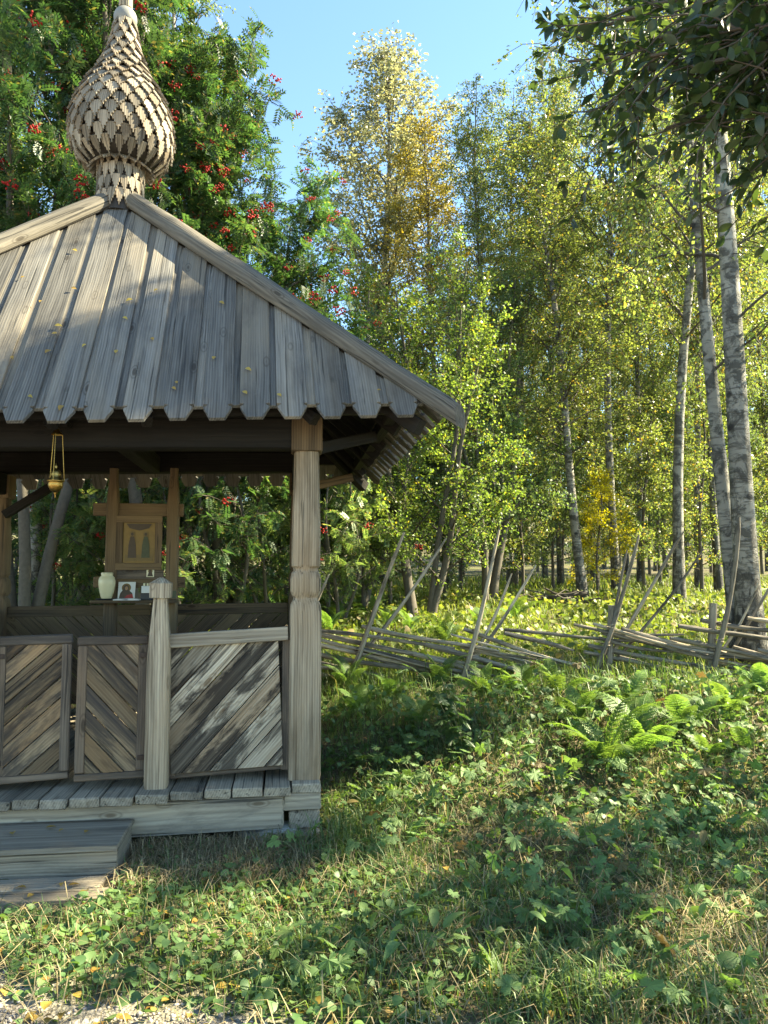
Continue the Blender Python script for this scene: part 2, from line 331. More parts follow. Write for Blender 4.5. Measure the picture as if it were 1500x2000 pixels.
def ground_mat():
    g = NT('forest_soil')
    pos = g.n('NewGeometry').outputs['Position']
    n1 = g.noise(pos, 1.3, 5.0); n2 = g.noise(pos, 26.0, 6.0, 0.7); n3 = g.noise(pos, 90.0, 3.0, 0.6)
    soil = g.mix(n2, (0.06, 0.046, 0.032), (0.21, 0.17, 0.11))
    moss = g.mix(n3, (0.04, 0.06, 0.014), (0.11, 0.13, 0.03))
    c = g.mix(g.ramp(n1, [(0.4, 0.0), (0.6, 0.8)]), soil, moss)
    sp = g.n('SeparateXYZ', ins={0: pos})
    # gravel path in front of the chapel
    e = g.math('ADD', sp.outputs[1], g.math('ADD', g.math('MULTIPLY', g.noise(pos, 2.2, 3.0), 0.9), g.math('MULTIPLY', sp.outputs[0], 0.34)))
    gf = g.n('MapRange', ins={0: e, 1: 3.38, 2: 3.0, 3: 0.0, 4: 1.0}).outputs[0]
    vor = g.n('TexVoronoi', ins={'Vector': pos, 'Scale': 75.0})
    grav = g.mix(g.n('SeparateXYZ', ins={0: vor.outputs[1]}).outputs[0], (0.16, 0.138, 0.118), (0.36, 0.315, 0.275))
    c = g.mix(gf, c, grav)
    bp = g.n('Bump', ins={'Height': g.math('ADD', n2, g.math('MULTIPLY', vor.outputs[0], 0.6)), 'Strength': 0.8, 'Distance': 0.02}).outputs[0]
    return g.finish(g.n('BsdfPrincipled', ins={'Base Color': c, 'Roughness': 0.95, 'Specular IOR Level': 0.15, 'Normal': bp}).outputs[0])
M['ground'] = ground_mat()

# ------------------------------------------------------------------ ground
def build_ground():
    xs = np.concatenate([np.linspace(-700, -30, 18), np.linspace(-28, -6, 24), np.linspace(-5.5, 5.5, 150), np.linspace(6, 28, 24), np.linspace(30, 700, 18)])
    ys = np.concatenate([np.linspace(-60, 1, 12), np.linspace(1.3, 10, 130), np.linspace(10.3, 40, 60), np.linspace(44, 1200, 24)])
    X, Y = np.meshgrid(xs, ys); Z = gh(X, Y)
    near = (np.abs(X) < 6) & (Y < 12) & (Y > 1)
    Z = Z + np.where(near, RNG.normal(0, 0.006, Z.shape), 0)
    V = np.stack([X, Y, Z], -1).reshape(-1, 3); nx = len(xs)
    i = (np.arange(len(ys) - 1)[:, None] * nx + np.arange(nx - 1)[None, :]).ravel()
    F = np.stack([i, i + 1, i + nx + 1, i + nx], 1)
    o = link('ground', smooth(mesh_np('ground', V, F)), M['ground']); tag(o, kind='structure')
build_ground()

# ------------------------------------------------------------------ chapel
TILT = 0.022
def tz(u): return TILT * u            # the old building has sunk a little towards its left
UL, VB = -2.83, 2.75                  # left posts, back posts
chapel = empty('wooden_chapel', P0, YAW)
tag(chapel, 'weathered open sided timber prayer chapel with hipped plank roof and shingled onion dome', 'chapel')
X, Y_, Z = Vector((1, 0, 0)), Vector((0, 1, 0)), Vector((0, 0, 1))

# -- sill, deck, steps
deck = link('deck', prism_mesh('deck', [(UL - 0.15, 0.0), (0.08, 0.0), (0.08, VB + 0.12), (UL - 0.15, VB + 0.12)], 0.15, 0.26, 0.0), M['under'], chapel)
beam('sill_beam', (UL - 0.15, -0.10, 0.175 + tz(UL)), (-0.125, -0.10, 0.178), 0.16, 0.19, M['deck'], chapel, bev=0.012, wob=0.004)
beam('sill_beam', (-0.125, -0.10, 0.222), (0.10, -0.10, 0.226), 0.158, 0.10, M['deck'], chapel, bev=0.01, wob=0.003)
beam('sill_beam', (0.0, -0.16, 0.113), (0.0, VB + 0.15, 0.16), 0.19, 0.11, M['deck'], chapel, bev=0.012)
beam('sill_beam', (UL, -0.0, 0.08), (UL, VB + 0.15, 0.10), 0.19, 0.13, M['deck'], chapel, bev=0.012)
u = 0.10
while u > UL - 0.15:
    w = random.uniform(0.155, 0.20)
    if -0.12 > u - w > -0.2: pass
    u0 = u - w
    front = -0.215 + random.uniform(-0.015, 0.012) if u0 > -0.9 else -0.265 + random.uniform(-0.02, 0.02)
    zt = 0.33 + tz((u + u0) / 2) * 0.5
    if u > 0.0: front = -0.19
    prism('plank', [(0, 0.004), (VB + 0.1 - front, 0.004), (VB + 0.1 - front, w - 0.004), (0.012 * random.random(), w - 0.004)], -0.055, 0.0,
          frame((u, front, zt), Y_, -X), M['deck'], deck, 0.007, 0.002)
    u = u0
step = link('step', prism_mesh('step', [(-2.2, -0.60), (-1.03, -0.60), (-1.03, -0.22), (-2.2, -0.22)], 0.0, 0.10, 0.0), M['under'], chapel)
prism('tread', [(0, 0), (1.25, 0), (1.25, 0.455), (0, 0.455)], -0.03, 0.0, frame((-2.24, -0.655, 0.175), X, Y_), M['deck'], step, 0.006, 0.002)
prism('riser', [(0, 0), (1.235, 0), (1.235, 0.15), (0, 0.15)], -0.03, 0.0, frame((-2.235, -0.618, -0.01), X, Z), M['deck'], step, 0.005, 0.002)
prism('step_side', [(0, 0), (0.40, 0), (0.40, 0.15), (0, 0.15)], 0.0, 0.03, frame((-1.03, -0.612, -0.012), Y_, Z), M['deck'], step, 0.005, 0.002)
for k in range(2):
    prism('tread', [(0, 0), (1.35 - 0.05 * k, 0), (1.35 - 0.05 * k, 0.150), (0, 0.150)], -0.04, 0.0, frame((-2.34, -0.965 + 0.155 * k, 0.028 + 0.004 * k), X, Y_), M['deck'], step, 0.006, 0.003)

# -- posts
def post_levels():
    return [(0.33, 0.099, 0.9), (0.36, 0.1005, 0.9), (1.36, 0.099, 0.9), (1.405, 0.094, 0.6), (1.435, 0.078, 0.3), (1.448, 0.076, 0.3), (1.462, 0.085, 0.3), (1.49, 0.096, 0.5),
            (1.56, 0.097, 0.5), (1.60, 0.091, 0.3), (1.618, 0.079, 0.2), (1.632, 0.079, 0.2), (1.645, 0.090, 0.25), (1.66, 0.092, 0.25), (1.9, 0.0905, 0.25), (2.15, 0.083, 0.22), (2.40, 0.078, 0.2)]
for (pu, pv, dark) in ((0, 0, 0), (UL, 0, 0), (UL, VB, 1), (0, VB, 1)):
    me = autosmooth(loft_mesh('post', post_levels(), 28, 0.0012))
    p = link('post', me, M['inner'] if dark else M['post'], chapel, frame((pu, pv, tz(pu)), Z, X))  # back posts take the wood that has interior shade in its colour
    blk = prism('post_block', [(0, -0.098), (0.22, -0.098), (0.22, 0.098), (0, 0.098)], -0.098, 0.098, frame((2.378, 0, 0), X, Y_), M['inner'], p, 0.008, 0.002)
def gatepost(u):
    lv = [(0.285, 0.064, 0.95), (0.36, 0.066, 0.95), (0.8, 0.067, 0.9), (1.1, 0.066, 0.85), (1.20, 0.060, 0.7), (1.44, 0.040, 0.5), (1.448, 0.040, 0.5), (1.452, 0.062, 0.8), (1.54, 0.064, 0.8), (1.575, 0.012, 0.4)]
    return link('gate_post', autosmooth(loft_mesh('gate_post', lv, 24, 0.001)), M['post'], chapel, frame((u, -0.09, 0.0), Z, X))
gatepost(-0.885); gatepost(-1.905)

# -- diagonal boarded panels
def clip_poly(poly, rect):
    x0, y0, x1, y1 = rect
    def cl(P, ins, inter):
        out = []
        for i in range(len(P)):
            a, b = P[i - 1], P[i]
            if ins(b):
                if not ins(a): out.append(inter(a, b))
                out.append(b)
            elif ins(a): out.append(inter(a, b))
        return out
    def ix(x): return lambda a, b: (x, a[1] + (b[1] - a[1]) * (x - a[0]) / (b[0] - a[0]))
    def iy(y): return lambda a, b: (a[0] + (b[0] - a[0]) * (y - a[1]) / (b[1] - a[1]), y)
    for f, g in ((lambda p: p[0] >= x0, ix(x0)), (lambda p: p[0] <= x1, ix(x1)), (lambda p: p[1] >= y0, iy(y0)), (lambda p: p[1] <= y1, iy(y1))):
        poly = cl(poly, f, g)
        if not poly: return []
    return poly
def diag_boards(parent, O, xd, yd, rect, ang, bw, mat, thick=0.022, phase=0.0):
    """boards at an angle filling rect in the plane O, xd, yd; each board's mesh has its grain along local x"""
    O = Vector(O); xd = Vector(xd).normalized(); yd = Vector(yd).normalized(); nd = xd.cross(yd)
    ca, sa = math.cos(ang), math.sin(ang)
    diag = math.hypot(rect[2] - rect[0], rect[3] - rect[1]); cx, cy = (rect[0] + rect[2]) / 2, (rect[1] + rect[3]) / 2
    k = -int(diag / bw / 2) - 2
    while k * bw < diag:
        off = (k + phase) * bw; g = 0.003
        q = [(-diag, off + g), (diag, off + g), (diag, off + bw - g), (-diag, off + bw - g)]
        P = clip_poly([(cx + x * ca - y * sa, cy + x * sa + y * ca) for x, y in q], rect)
        k += 1
        if len(P) < 3: continue
        area = abs(sum(P[i - 1][0] * P[i][1] - P[i][0] * P[i - 1][1] for i in range(len(P)))) / 2
        if area < 0.0012: continue
        c0 = P[0]
        loc = [((p[0] - c0[0]) * ca + (p[1] - c0[1]) * sa, -(p[0] - c0[0]) * sa + (p[1] - c0[1]) * ca) for p in P]
        ori = O + xd * c0[0] + yd * c0[1] + nd * random.uniform(-0.002, 0.002)
        prism('board', loc, 0.0, thick, frame(ori, xd * ca + yd * sa, yd * ca - xd * sa), mat, parent, 0.003)
def panel(u0, u1, ang, mat_b, mat_r, mir=1):
    """front railing panel between u0 and u1 (u0 < u1)"""
    sl = 0.05
    zt = 1.185
    pa = beam('railing_panel', (u0, -0.01, 0.36), (u1, -0.01, 0.40), 0.03, 0.03, M['gframe'], chapel)
    inv = pa.matrix_basis.inverted()
    def ch(o): o.parent = pa; o.matrix_basis = inv @ o.matrix_basis; return o
    before = set(bpy.data.objects)
    O = Vector((u0, -0.035, 0.37))
    xd = Vector((1, 0, sl * mir)); yd = Vector((0, 0, 1))
    diag_boards(chapel, O, xd, yd.cross(xd).cross(yd) if False else Vector((-sl * mir, 0, 1)), (0.012, 0.012, u1 - u0 - 0.012, 0.80), ang, 0.118, mat_b, 0.024, 0.3)
    for o in set(bpy.data.objects) - before:
        o.matrix_basis = o.matrix_basis @ Matrix.Rotation(0, 4, 'X'); ch(o)
    ch(beam('top_rail', (u0 - 0.02, -0.06, zt + (0 if mir > 0 else 0.04)), (u1 + 0.01, -0.06, zt + (0.04 if mir > 0 else 0)), 0.055, 0.085, mat_r, chapel, bev=0.005))
    ch(beam('stile', (u0 + 0.008, -0.02, 0.36), (u0 + 0.008, -0.02, 1.16), 0.05, 0.03, M['gframe'], chapel, up=(0, 1, 0)))
    ch(beam('stile', (u1 + 0.0, -0.02, 0.38), (u1 + 0.0, -0.02, 1.19), 0.05, 0.03, M['gframe'], chapel, up=(0, 1, 0)))
    return pa
panel(-0.82, -0.118, R(45), M['panel'], M['rail'])
panel(UL + 0.11, -1.97, R(135), M['panel'], M['rail'], -1)
# side and back panels
def back_panel(a, b, ang, inward):
    a = Vector(a); b = Vector(b); xd = (b - a).normalized(); L = (b - a).length
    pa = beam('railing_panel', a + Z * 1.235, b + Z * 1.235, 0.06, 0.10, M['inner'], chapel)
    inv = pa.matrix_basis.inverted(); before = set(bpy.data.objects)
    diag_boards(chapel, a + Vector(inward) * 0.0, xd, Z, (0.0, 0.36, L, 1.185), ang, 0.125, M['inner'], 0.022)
    for o in set(bpy.data.objects) - before: o.parent = pa; o.matrix_basis = inv @ o.matrix_basis
    return pa
back_panel((UL + 0.1, VB, 0.0), (-1.42, VB, 0.015), R(135), (0, -1, 0))
back_panel((-1.42, VB, 0.015), (-0.1, VB, 0.03), R(45), (0, -1, 0))
back_panel((UL, 0.1, -0.05), (UL, VB - 0.1, -0.02), R(45), (1, 0, 0))
back_panel((0, 0.1, 0.0), (0, VB - 0.1, 0.0), R(45), (-1, 0, 0))

# -- gate leaves
def gate(hu, sgn, w, ang_open, ang_b, zb, zt, lean):
    """hinge at u=hu; sgn -1 leaf extends to the left"""
    rz = Matrix.Rotation(-sgn * ang_open * -1, 4, 'Z')
    base = Matrix.Translation((hu, -0.06, 0)) @ Matrix.Rotation(ang_open * sgn, 4, 'Z')
    def put(o): o.matrix_basis = base @ o.matrix_basis
    lf = beam('gate_leaf', (0, 0.0, zb + 0.02), (sgn * w, 0.0, zb + 0.02 + lean), 0.032, 0.045, M['gframe'], chapel)
    base_l = lf.matrix_basis.copy(); lf.matrix_basis = base @ base_l; inv = base_l.inverted()
    before = set(bpy.data.objects)
    beam('top_rail', (0, 0, zt - 0.03), (sgn * w, 0, zt - 0.03 + lean), 0.036, 0.055, M['gframe'], chapel)
    for q in (0.03, w - 0.03):
        beam('stile', (sgn * q, 0, zb + 0.045 + lean * q / w), (sgn * q, 0, zt - 0.06 + lean * q / w), 0.055, 0.034, M['gframe'], chapel, up=(0, 1, 0))
    x0, x1 = (0.055, w - 0.055)
    if sgn > 0: diag_boards(chapel, (0, 0.008, 0), X, Z, (x0, zb + 0.04, x1, zt - 0.055), ang_b, 0.092, M['gate'], 0.018, 0.4)
    else: diag_boards(chapel, (-w, 0.008, 0), X, Z, (x0, zb + 0.04, x1, zt - 0.055), ang_b, 0.092, M['gate'], 0.018, 0.1)
    for z in (zb + 0.12, zt - 0.12):
        beam('hinge', (sgn * 0.0, -0.02, z), (sgn * 0.05, -0.02, z), 0.006, 0.03, M['iron'], chapel, bev=0.001, wob=0)
    for o in set(bpy.data.objects) - before: o.parent = lf; o.matrix_basis = inv @ o.matrix_basis
    return lf
g1 = gate(-0.957, -1, 0.405, -R(8), R(132), 0.375, 1.225, 0.0)
g2 = gate(-1.838, 1, 0.425, R(8), R(42), 0.36, 1.225, 0.008)
# wire latch between the leaves
a = Vector((-1.335, -0.02, 1.16)); pts = [a + Vector((-0.12 + 0.145 * t, 0.02 * math.sin(t * 3), 0.03 * (t - 0.5) - 0.05 * math.sin(math.pi * t))) for t in np.linspace(0, 1, 9)]
V, F = tube_arr([tuple(p) for p in pts], 0.0035, 5); link('latch_wire', mesh_np('latch_wire', V, F), M['iron'], chapel)

# -- top beams
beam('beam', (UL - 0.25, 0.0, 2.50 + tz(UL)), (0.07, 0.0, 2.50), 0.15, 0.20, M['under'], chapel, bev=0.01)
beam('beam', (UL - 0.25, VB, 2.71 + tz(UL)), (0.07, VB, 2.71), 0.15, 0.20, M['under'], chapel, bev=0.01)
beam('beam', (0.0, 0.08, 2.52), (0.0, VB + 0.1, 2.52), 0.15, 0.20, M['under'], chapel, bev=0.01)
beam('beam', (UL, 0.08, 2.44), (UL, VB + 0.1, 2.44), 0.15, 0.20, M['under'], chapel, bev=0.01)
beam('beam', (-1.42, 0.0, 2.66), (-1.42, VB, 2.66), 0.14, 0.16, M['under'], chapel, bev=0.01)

# -- roof
EV, EB = -0.40, 3.08
AP = Vector((-1.50, 1.36, 4.60))
ER, EL = 0.755, -3.76
CFR = Vector((ER, EV, 2.572)); CFL = Vector((EL, EV, 2.38)); CBR = Vector((ER, EB, 2.58)); CBL = Vector((EL, EB, 2.44))
bm = bmesh.new(); dn = Vector((0, 0, -0.045))
vs = [bm.verts.new(p + dn + Vector((0, 0, 0.02))) for p in (CFR, CFL, CBL, CBR, AP)]
for a, b in ((1, 0), (0, 3), (3, 2), (2, 1)): bm.faces.new((vs[a], vs[b], vs[4]))
# pull the inner sheet in from the eaves so that the board ends show on their own
for v_, c in zip(vs[:4], (CFR, CFL, CBL, CBR)): v_.co = c.lerp(AP, 0.10) + dn
me = bpy.data.meshes.new('roof'); bm.to_mesh(me); bm.free()
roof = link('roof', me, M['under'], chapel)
def roof_face(A, B, side):
    """boards on the face A-B-apex (A left corner, B right corner seen from outside)"""
    e = (B - A); Le = e.length; ex = e / Le
    foot = A + ex * (AP - A).dot(ex); up = (AP - foot); Ls = up.length; ey = up / Ls
    nrm = ex.cross(ey); fa = (AP - A).dot(ex)
    def top(x): return Ls * min(x / fa, (Le - x) / (Le - fa))
    pitch = 0.2235
    n = int(Le / pitch); x = (Le - n * pitch) / 2 - 0.04
    for layer in (0, 1):
        xx = x + (pitch / 2 if layer == 0 else 0)
        while xx < Le:
            w = (0.088 if layer else 0.075) + random.uniform(-0.004, 0.004); c = xx + pitch / 2 + random.uniform(-0.006, 0.006); xx += pitch
            l, r = c - w, c + w
            if l < 0.02: l = 0.02
            if r > Le - 0.02: r = Le - 0.02
            if r - l < 0.05: continue
            tl, tr_ = top(l) - 0.02, top(r) - 0.02
            y0 = -0.06 + random.uniform(-0.006, 0.006); nh = 0.125
            if max(tl, tr_) < nh + 0.0: continue
            if layer == 0: y0 += 0.135
            # local: x along the slope (grain), y across (negated to keep handedness)
            q = 0.026
            P = [(y0, l + (r - l) * 0.24), (y0, r - (r - l) * 0.24), (y0 + nh - 0.026, r - 0.002), (y0 + nh - 0.004, r - q), (y0 + nh, r - q), (y0 + nh + 0.003, r)]
            if tr_ > y0 + nh + 0.02: P.append((tr_, r))
            mid = fa
            if l < mid < r: P.append((top(mid) - 0.02, mid))
            if tl > y0 + nh + 0.02: P.append((tl, l))
            P += [(y0 + nh + 0.003, l), (y0 + nh, l + q), (y0 + nh - 0.004, l + q), (y0 + nh - 0.026, l + 0.002)]
            if tr_ <= y0 + nh + 0.02 or tl <= y0 + nh + 0.02:
                tt = max(0.07, min(tl, tr_)) if min(tl, tr_) > y0 + 0.07 else y0 + 0.075
                P = [(y0, l + (r - l) * 0.24), (y0, r - (r - l) * 0.24), (max(y0 + 0.05, min(tr_, 0.3)), r), (max(y0 + 0.05, min(tl, 0.3)), l)]
            zo = 0.018 if layer == 0 else 0.0385
            ori = A + nrm * (zo + random.uniform(-0.003, 0.003)) + ex * c
            loc = [(p[0], -(p[1] - c)) for p in P]
            loc.reverse()
            t = random.uniform(-0.006, 0.006)
            Mx = frame(ori, ey + ex * t * 0.6, -ex)
            prism('roof_board', loc, -0.012, 0.012, Mx, M['roof'] if side else M['roof'], roof, 0.003)
roof_face(CFL, CFR, 1); roof_face(CFR, CBR, 1); roof_face(CBR, CBL, 1); roof_face(CBL, CFL, 1)
def hip_log(c, over, r0, r1, flat=1.0):
    d = (c - AP); d.normalize()
    a = AP + d * 0.10 + Vector((0, 0, 0.10)); b = c + d * over + Vector((0, 0, 0.085))
    L = (b - a).length; n = 26; k = 30
    th = np.arange(n) * 2 * math.pi / n; V = []
    ph = RNG.random(4) * 6
    for i in range(k + 1):
        t = i / k; r = r0 + (r1 - r0) * t
        r *= 1 + 0.05 * math.sin(t * 9 + ph[0]) + 0.03 * math.sin(t * 23 + ph[1])
        wob = 0.012 * math.sin(t * 7 + ph[2])
        cut = -0.05 * (np.sin(th)) if i == k else 0.0
        cx = np.full(n, t * L) + cut
        rr = r * (1 + 0.035 * np.sin(3 * th + ph[3] + t * 2) + RNG.normal(0, 0.012, n))
        if i == k: rr = rr * 0.9
        zc = np.sin(th) * rr * flat; zc = np.maximum(zc, -0.55 * r)
        V.append(np.stack([cx, np.cos(th) * rr + wob, zc], 1))
    V = np.concatenate(V); i = np.arange(k)[:, None] * n; j = np.arange(n)[None, :]; j2 = (j + 1) % n
    F = np.stack([i + j, i + j2, i + n + j2, i + n + j], -1).reshape(-1, 4)
    V = np.concatenate([V, [[0, 0, 0], [L, 0, 0]]]); e0 = len(V) - 2
    T = np.array([(e0, (q + 1) % n, q) for q in range(n)] + [(e0 + 1, k * n + q, k * n + (q + 1) % n) for q in range(n)])
    me = autosmooth(mesh_np('hip_log', V, [F, T]), 50)
    y = Z.cross(b - a)
    o = link('hip_log', me, M['log'], roof, frame(a, b - a, y)); return o
hip_log(CFR, 0.22, 0.092, 0.074); hip_log(CFL, 0.24, 0.105, 0.085, 0.8); hip_log(CBR, 0.10, 0.075, 0.06); hip_log(CBL, 0.2, 0.075, 0.06)
# rafters and eave purlins below the boards
for c, q in ((CFR, (0, 0)), (CFL, (UL, 0)), (CBR, (0, VB)), (CBL, (UL, VB))):
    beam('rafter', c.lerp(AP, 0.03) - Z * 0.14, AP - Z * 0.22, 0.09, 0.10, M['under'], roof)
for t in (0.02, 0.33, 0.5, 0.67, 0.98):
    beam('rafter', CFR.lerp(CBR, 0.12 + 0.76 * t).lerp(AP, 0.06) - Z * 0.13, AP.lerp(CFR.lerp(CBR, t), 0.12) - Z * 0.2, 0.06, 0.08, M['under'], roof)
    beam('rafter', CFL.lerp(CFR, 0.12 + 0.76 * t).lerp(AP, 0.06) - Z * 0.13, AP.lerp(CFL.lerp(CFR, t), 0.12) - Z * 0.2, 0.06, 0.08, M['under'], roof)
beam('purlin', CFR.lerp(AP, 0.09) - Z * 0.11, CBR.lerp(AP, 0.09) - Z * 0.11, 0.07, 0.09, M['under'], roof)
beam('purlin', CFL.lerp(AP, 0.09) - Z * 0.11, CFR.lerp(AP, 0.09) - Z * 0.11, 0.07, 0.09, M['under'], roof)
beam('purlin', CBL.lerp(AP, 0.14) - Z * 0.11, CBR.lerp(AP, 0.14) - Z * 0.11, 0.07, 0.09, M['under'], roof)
beam('brace', (0.05, 0.08, 2.42), (0.50, 0.55, 2.60), 0.07, 0.08, M['under'], roof)
beam('brace', (0.05, VB - 0.3, 2.42), (0.52, VB - 0.1, 2.56), 0.07, 0.08, M['inner'], roof)
beam('brace', (UL + 0.05, VB - 0.05, 2.15), (UL + 0.5, VB - 0.05, 2.45), 0.08, 0.08, M['under'], roof)

# -- onion dome
DV = 1.38
def prof_pt(pxc, hw, py):
    u0, z0 = uz(pxc - hw, py, DV); u1, z1 = uz(pxc + hw, py, DV); return (u1 - u0) / 2, (z0 + z1) / 2
uc, _ = uz(237, 260, DV); DC = Vector((-1.513, DV, 0))
onion_px = [(58, 327), (80, 320), (93, 306), (101, 285), (103, 266), (100, 240), (94, 218), (83, 196), (70, 178), (57, 158), (46, 140), (37, 120), (30, 102), (25, 84), (21, 68), (19, 54)]
onion = [prof_pt(236, w * .945 if w > 30 else w * .9, y) for w, y in onion_px]
neckp = [prof_pt(238, w, y) for w, y in ((46, 425), (44, 400), (42, 370), (42, 345), (44, 325))]
V, F = lathe_arr([(r * 0.94, z) for r, z in onion], 40, (DC.x, DC.y, 0))
Vt, Ft = lathe_arr([(0.0, onion[0][1]), (onion[0][0] * 0.955, onion[0][1])], 40, (DC.x, DC.y, 0))
ac = Acc(); ac.add(V, F); ac.add(Vt, Ft)
dome = link('onion_dome', smooth(ac.mesh('onion_dome')), M['core'], chapel)
V, F = lathe_arr([(r * 0.93, z) for r, z in neckp], 32, (DC.x, DC.y, 0))
neck = link('dome_neck', smooth(mesh_np('dome_neck', V, F)), M['core'], chapel)
def shingle_poly(w, L, steps=3):
    """tip towards -x; stepped sides"""
    P = [(L, -w / 2), (L, w / 2)]; y = w / 2; st = w / 2 / (steps + 0.35); x = L * 0.52; dx = L * 0.52 / steps
    P.append((x, y))
    for i in range(steps):
        y -= st; P.append((x, y)); x -= dx; P.append((x, y))
    Q = [(a, -b) for a, b in reversed(P[2:])]
    return P + Q
shm = {}
def shingle_mesh(w, L, bend):
    k = (round(w, 3), round(L, 3))
    if k not in shm:
        me = prism_mesh('shingle', list(reversed(shingle_poly(w, L))), -0.007, 0.007, 0.0)
        shm[k] = me
    return shm[k]
def prof_eval(prof, s):
    d = [0.0]
    for a, b in zip(prof, prof[1:]): d.append(d[-1] + math.hypot(b[0] - a[0], b[1] - a[1]))
    s = min(max(s, 0), d[-1] - 1e-6)
    for i in range(len(d) - 1):
        if d[i + 1] >= s:
            t = (s - d[i]) / (d[i + 1] - d[i]); a, b = prof[i], prof[i + 1]
            return a[0] + (b[0] - a[0]) * t, a[1] + (b[1] - a[1]) * t, (b[0] - a[0]) / (d[i + 1] - d[i]), (b[1] - a[1]) / (d[i + 1] - d[i])
def prof_len(prof): return sum(math.hypot(b[0] - a[0], b[1] - a[1]) for a, b in zip(prof, prof[1:]))
def shingle_cover(parent, prof, rows, L, nfun, lift, name):
    tot = prof_len(prof); hid = Acc()
    tocam = math.atan2((CAMP - (P0 + UD * DC.x + VD * DC.y)).dot(VD), (CAMP - (P0 + UD * DC.x + VD * DC.y)).dot(UD))
    for i in range(rows):
        s = tot * (i + 0.15) / rows
        r, z, tr, tzz = prof_eval(prof, s)
        r2, z2, _, _ = prof_eval(prof, min(s + L, tot))
        n = nfun(s / tot)
        w = 2 * math.pi * max(r, 0.03) / n * 0.90
        for j in range(n):
            a = (j + 0.5 * (i % 2)) * 2 * math.pi / n + random.uniform(-0.01, 0.01)
            rad = Vector((math.cos(a), math.sin(a), 0)); tanv = Vector((-math.sin(a), math.cos(a), 0))
            up = Vector((rad.x * (r2 - r), rad.y * (r2 - r), z2 - z))
            if up.length < 1e-4: up = Z.copy()
            up.normalize()
            nrm = tanv.cross(up)
            up = (up - nrm * (lift / L)).normalized()   # tip stands proud
            ori = Vector((DC.x, DC.y, 0)) + rad * r + Z * z + nrm * (0.004 + lift)
            da = (a - tocam + math.pi) % (2 * math.pi) - math.pi
            me = shingle_mesh(w, L, 0)
            Mx = frame(ori + Vector((random.gauss(0, .0015), random.gauss(0, .0015), random.gauss(0, .003))), up, tanv.cross(up).cross(up) * -1)
            Mx = frame(Mx.translation, up + tanv * random.gauss(0, .03), tanv + up.cross(tanv) * random.gauss(0, .05))
            if abs(da) < R(100):
                link('shingle', me, M['shingle'], parent, Mx)
            else:
                vv = np.array([tuple(Mx @ v.co) for v in me.vertices])
                for p in me.polygons: pass
                hid.V.append(vv)
                for p in me.polygons: hid.F.setdefault(len(p.vertices), []).append(np.array([list(p.vertices)]) + hid.n)
                hid.n += len(vv)
    if hid.n:
        o = link(name, hid.mesh(name), M['shingle'], parent); tag(o, kind='stuff')
shingle_cover(dome, onion, 16, 0.15, lambda t: 22 if t < 0.45 else (18 if t < 0.62 else (13 if t < 0.8 else 9)), 0.032, 'rear_shingles')
shingle_cover(neck, neckp, 4, 0.15, lambda t: 18, 0.008, 'rear_shingles')
# skirt ring below the onion
rs, zs = prof_pt(238, 66, 338)
for j in range(20):
    a = j * 2 * math.pi / 20; rad = Vector((math.cos(a), math.sin(a), 0)); tn = Vector((-math.sin(a), math.cos(a), 0))
    up = (Z * 0.085 - rad * 0.09).normalized()
    link('shingle', shingle_mesh(0.088, 0.125, 0), M['shingle'], neck, frame(Vector((DC.x, DC.y, 0)) + rad * (rs - 0.005) + Z * (zs - 0.008), up, tn))
# ball and pole
bu, bz = uz(235, 36, DV); br = prof_pt(235, 23, 36)[0]
V, F = lathe_arr([(br * math.sin(t), br * 1.02 * -math.cos(t)) for t in np.linspace(0.02, math.pi - 0.02, 18)], 28, (DC.x, DC.y, bz))
link('dome_ball', smooth(mesh_np('dome_ball', V, F)), M['lead'], chapel)
me = autosmooth(loft_mesh('dome_pole', [(0, 0.052, 0.2), (0.25, 0.050, 0.3), (0.6, 0.045, 0.4), (0.62, 0.01, 0.4)], 16, 0.0006))
link('dome_pole', me, M['post'], chapel, frame((DC.x, DC.y, bz + br * 0.9), Z, X))
# foundation stone under the corner
def rock(name, r, seed, mat, loc, sc, parent=None):
    bm = bmesh.new(); bmesh.ops.create_icosphere(bm, subdivisions=3, radius=r)
    rr = random.Random(seed); ph = [rr.uniform(0, 6) for _ in range(6)]
    for v in bm.verts:
        k = 1 + 0.13 * math.sin(v.co.x / r * 3 + ph[0]) * math.sin(v.co.y / r * 3 + ph[1]) + 0.08 * math.sin(v.co.z / r * 5 + ph[2]) + 0.04 * math.sin(v.co.x / r * 9 + ph[3])
        v.co *= k
        v.co = Vector((v.co.x * sc[0], v.co.y * sc[1], v.co.z * sc[2]))
    me = bpy.data.meshes.new(name); bm.to_mesh(me); bm.free(); smooth(me)
    o = link(name, me, mat, parent); o.location = loc; return o
def cw(u, v, z=0.0): return P0 + UD * u + VD * v + Z * z
tag(rock('foundation_stone', 0.2, 3, M['stone'], cw(-0.15, -0.06, 0.01), (1.15, 0.8, 0.35)), 'flat pale foundation stone under the front right corner of the chapel', 'stone')

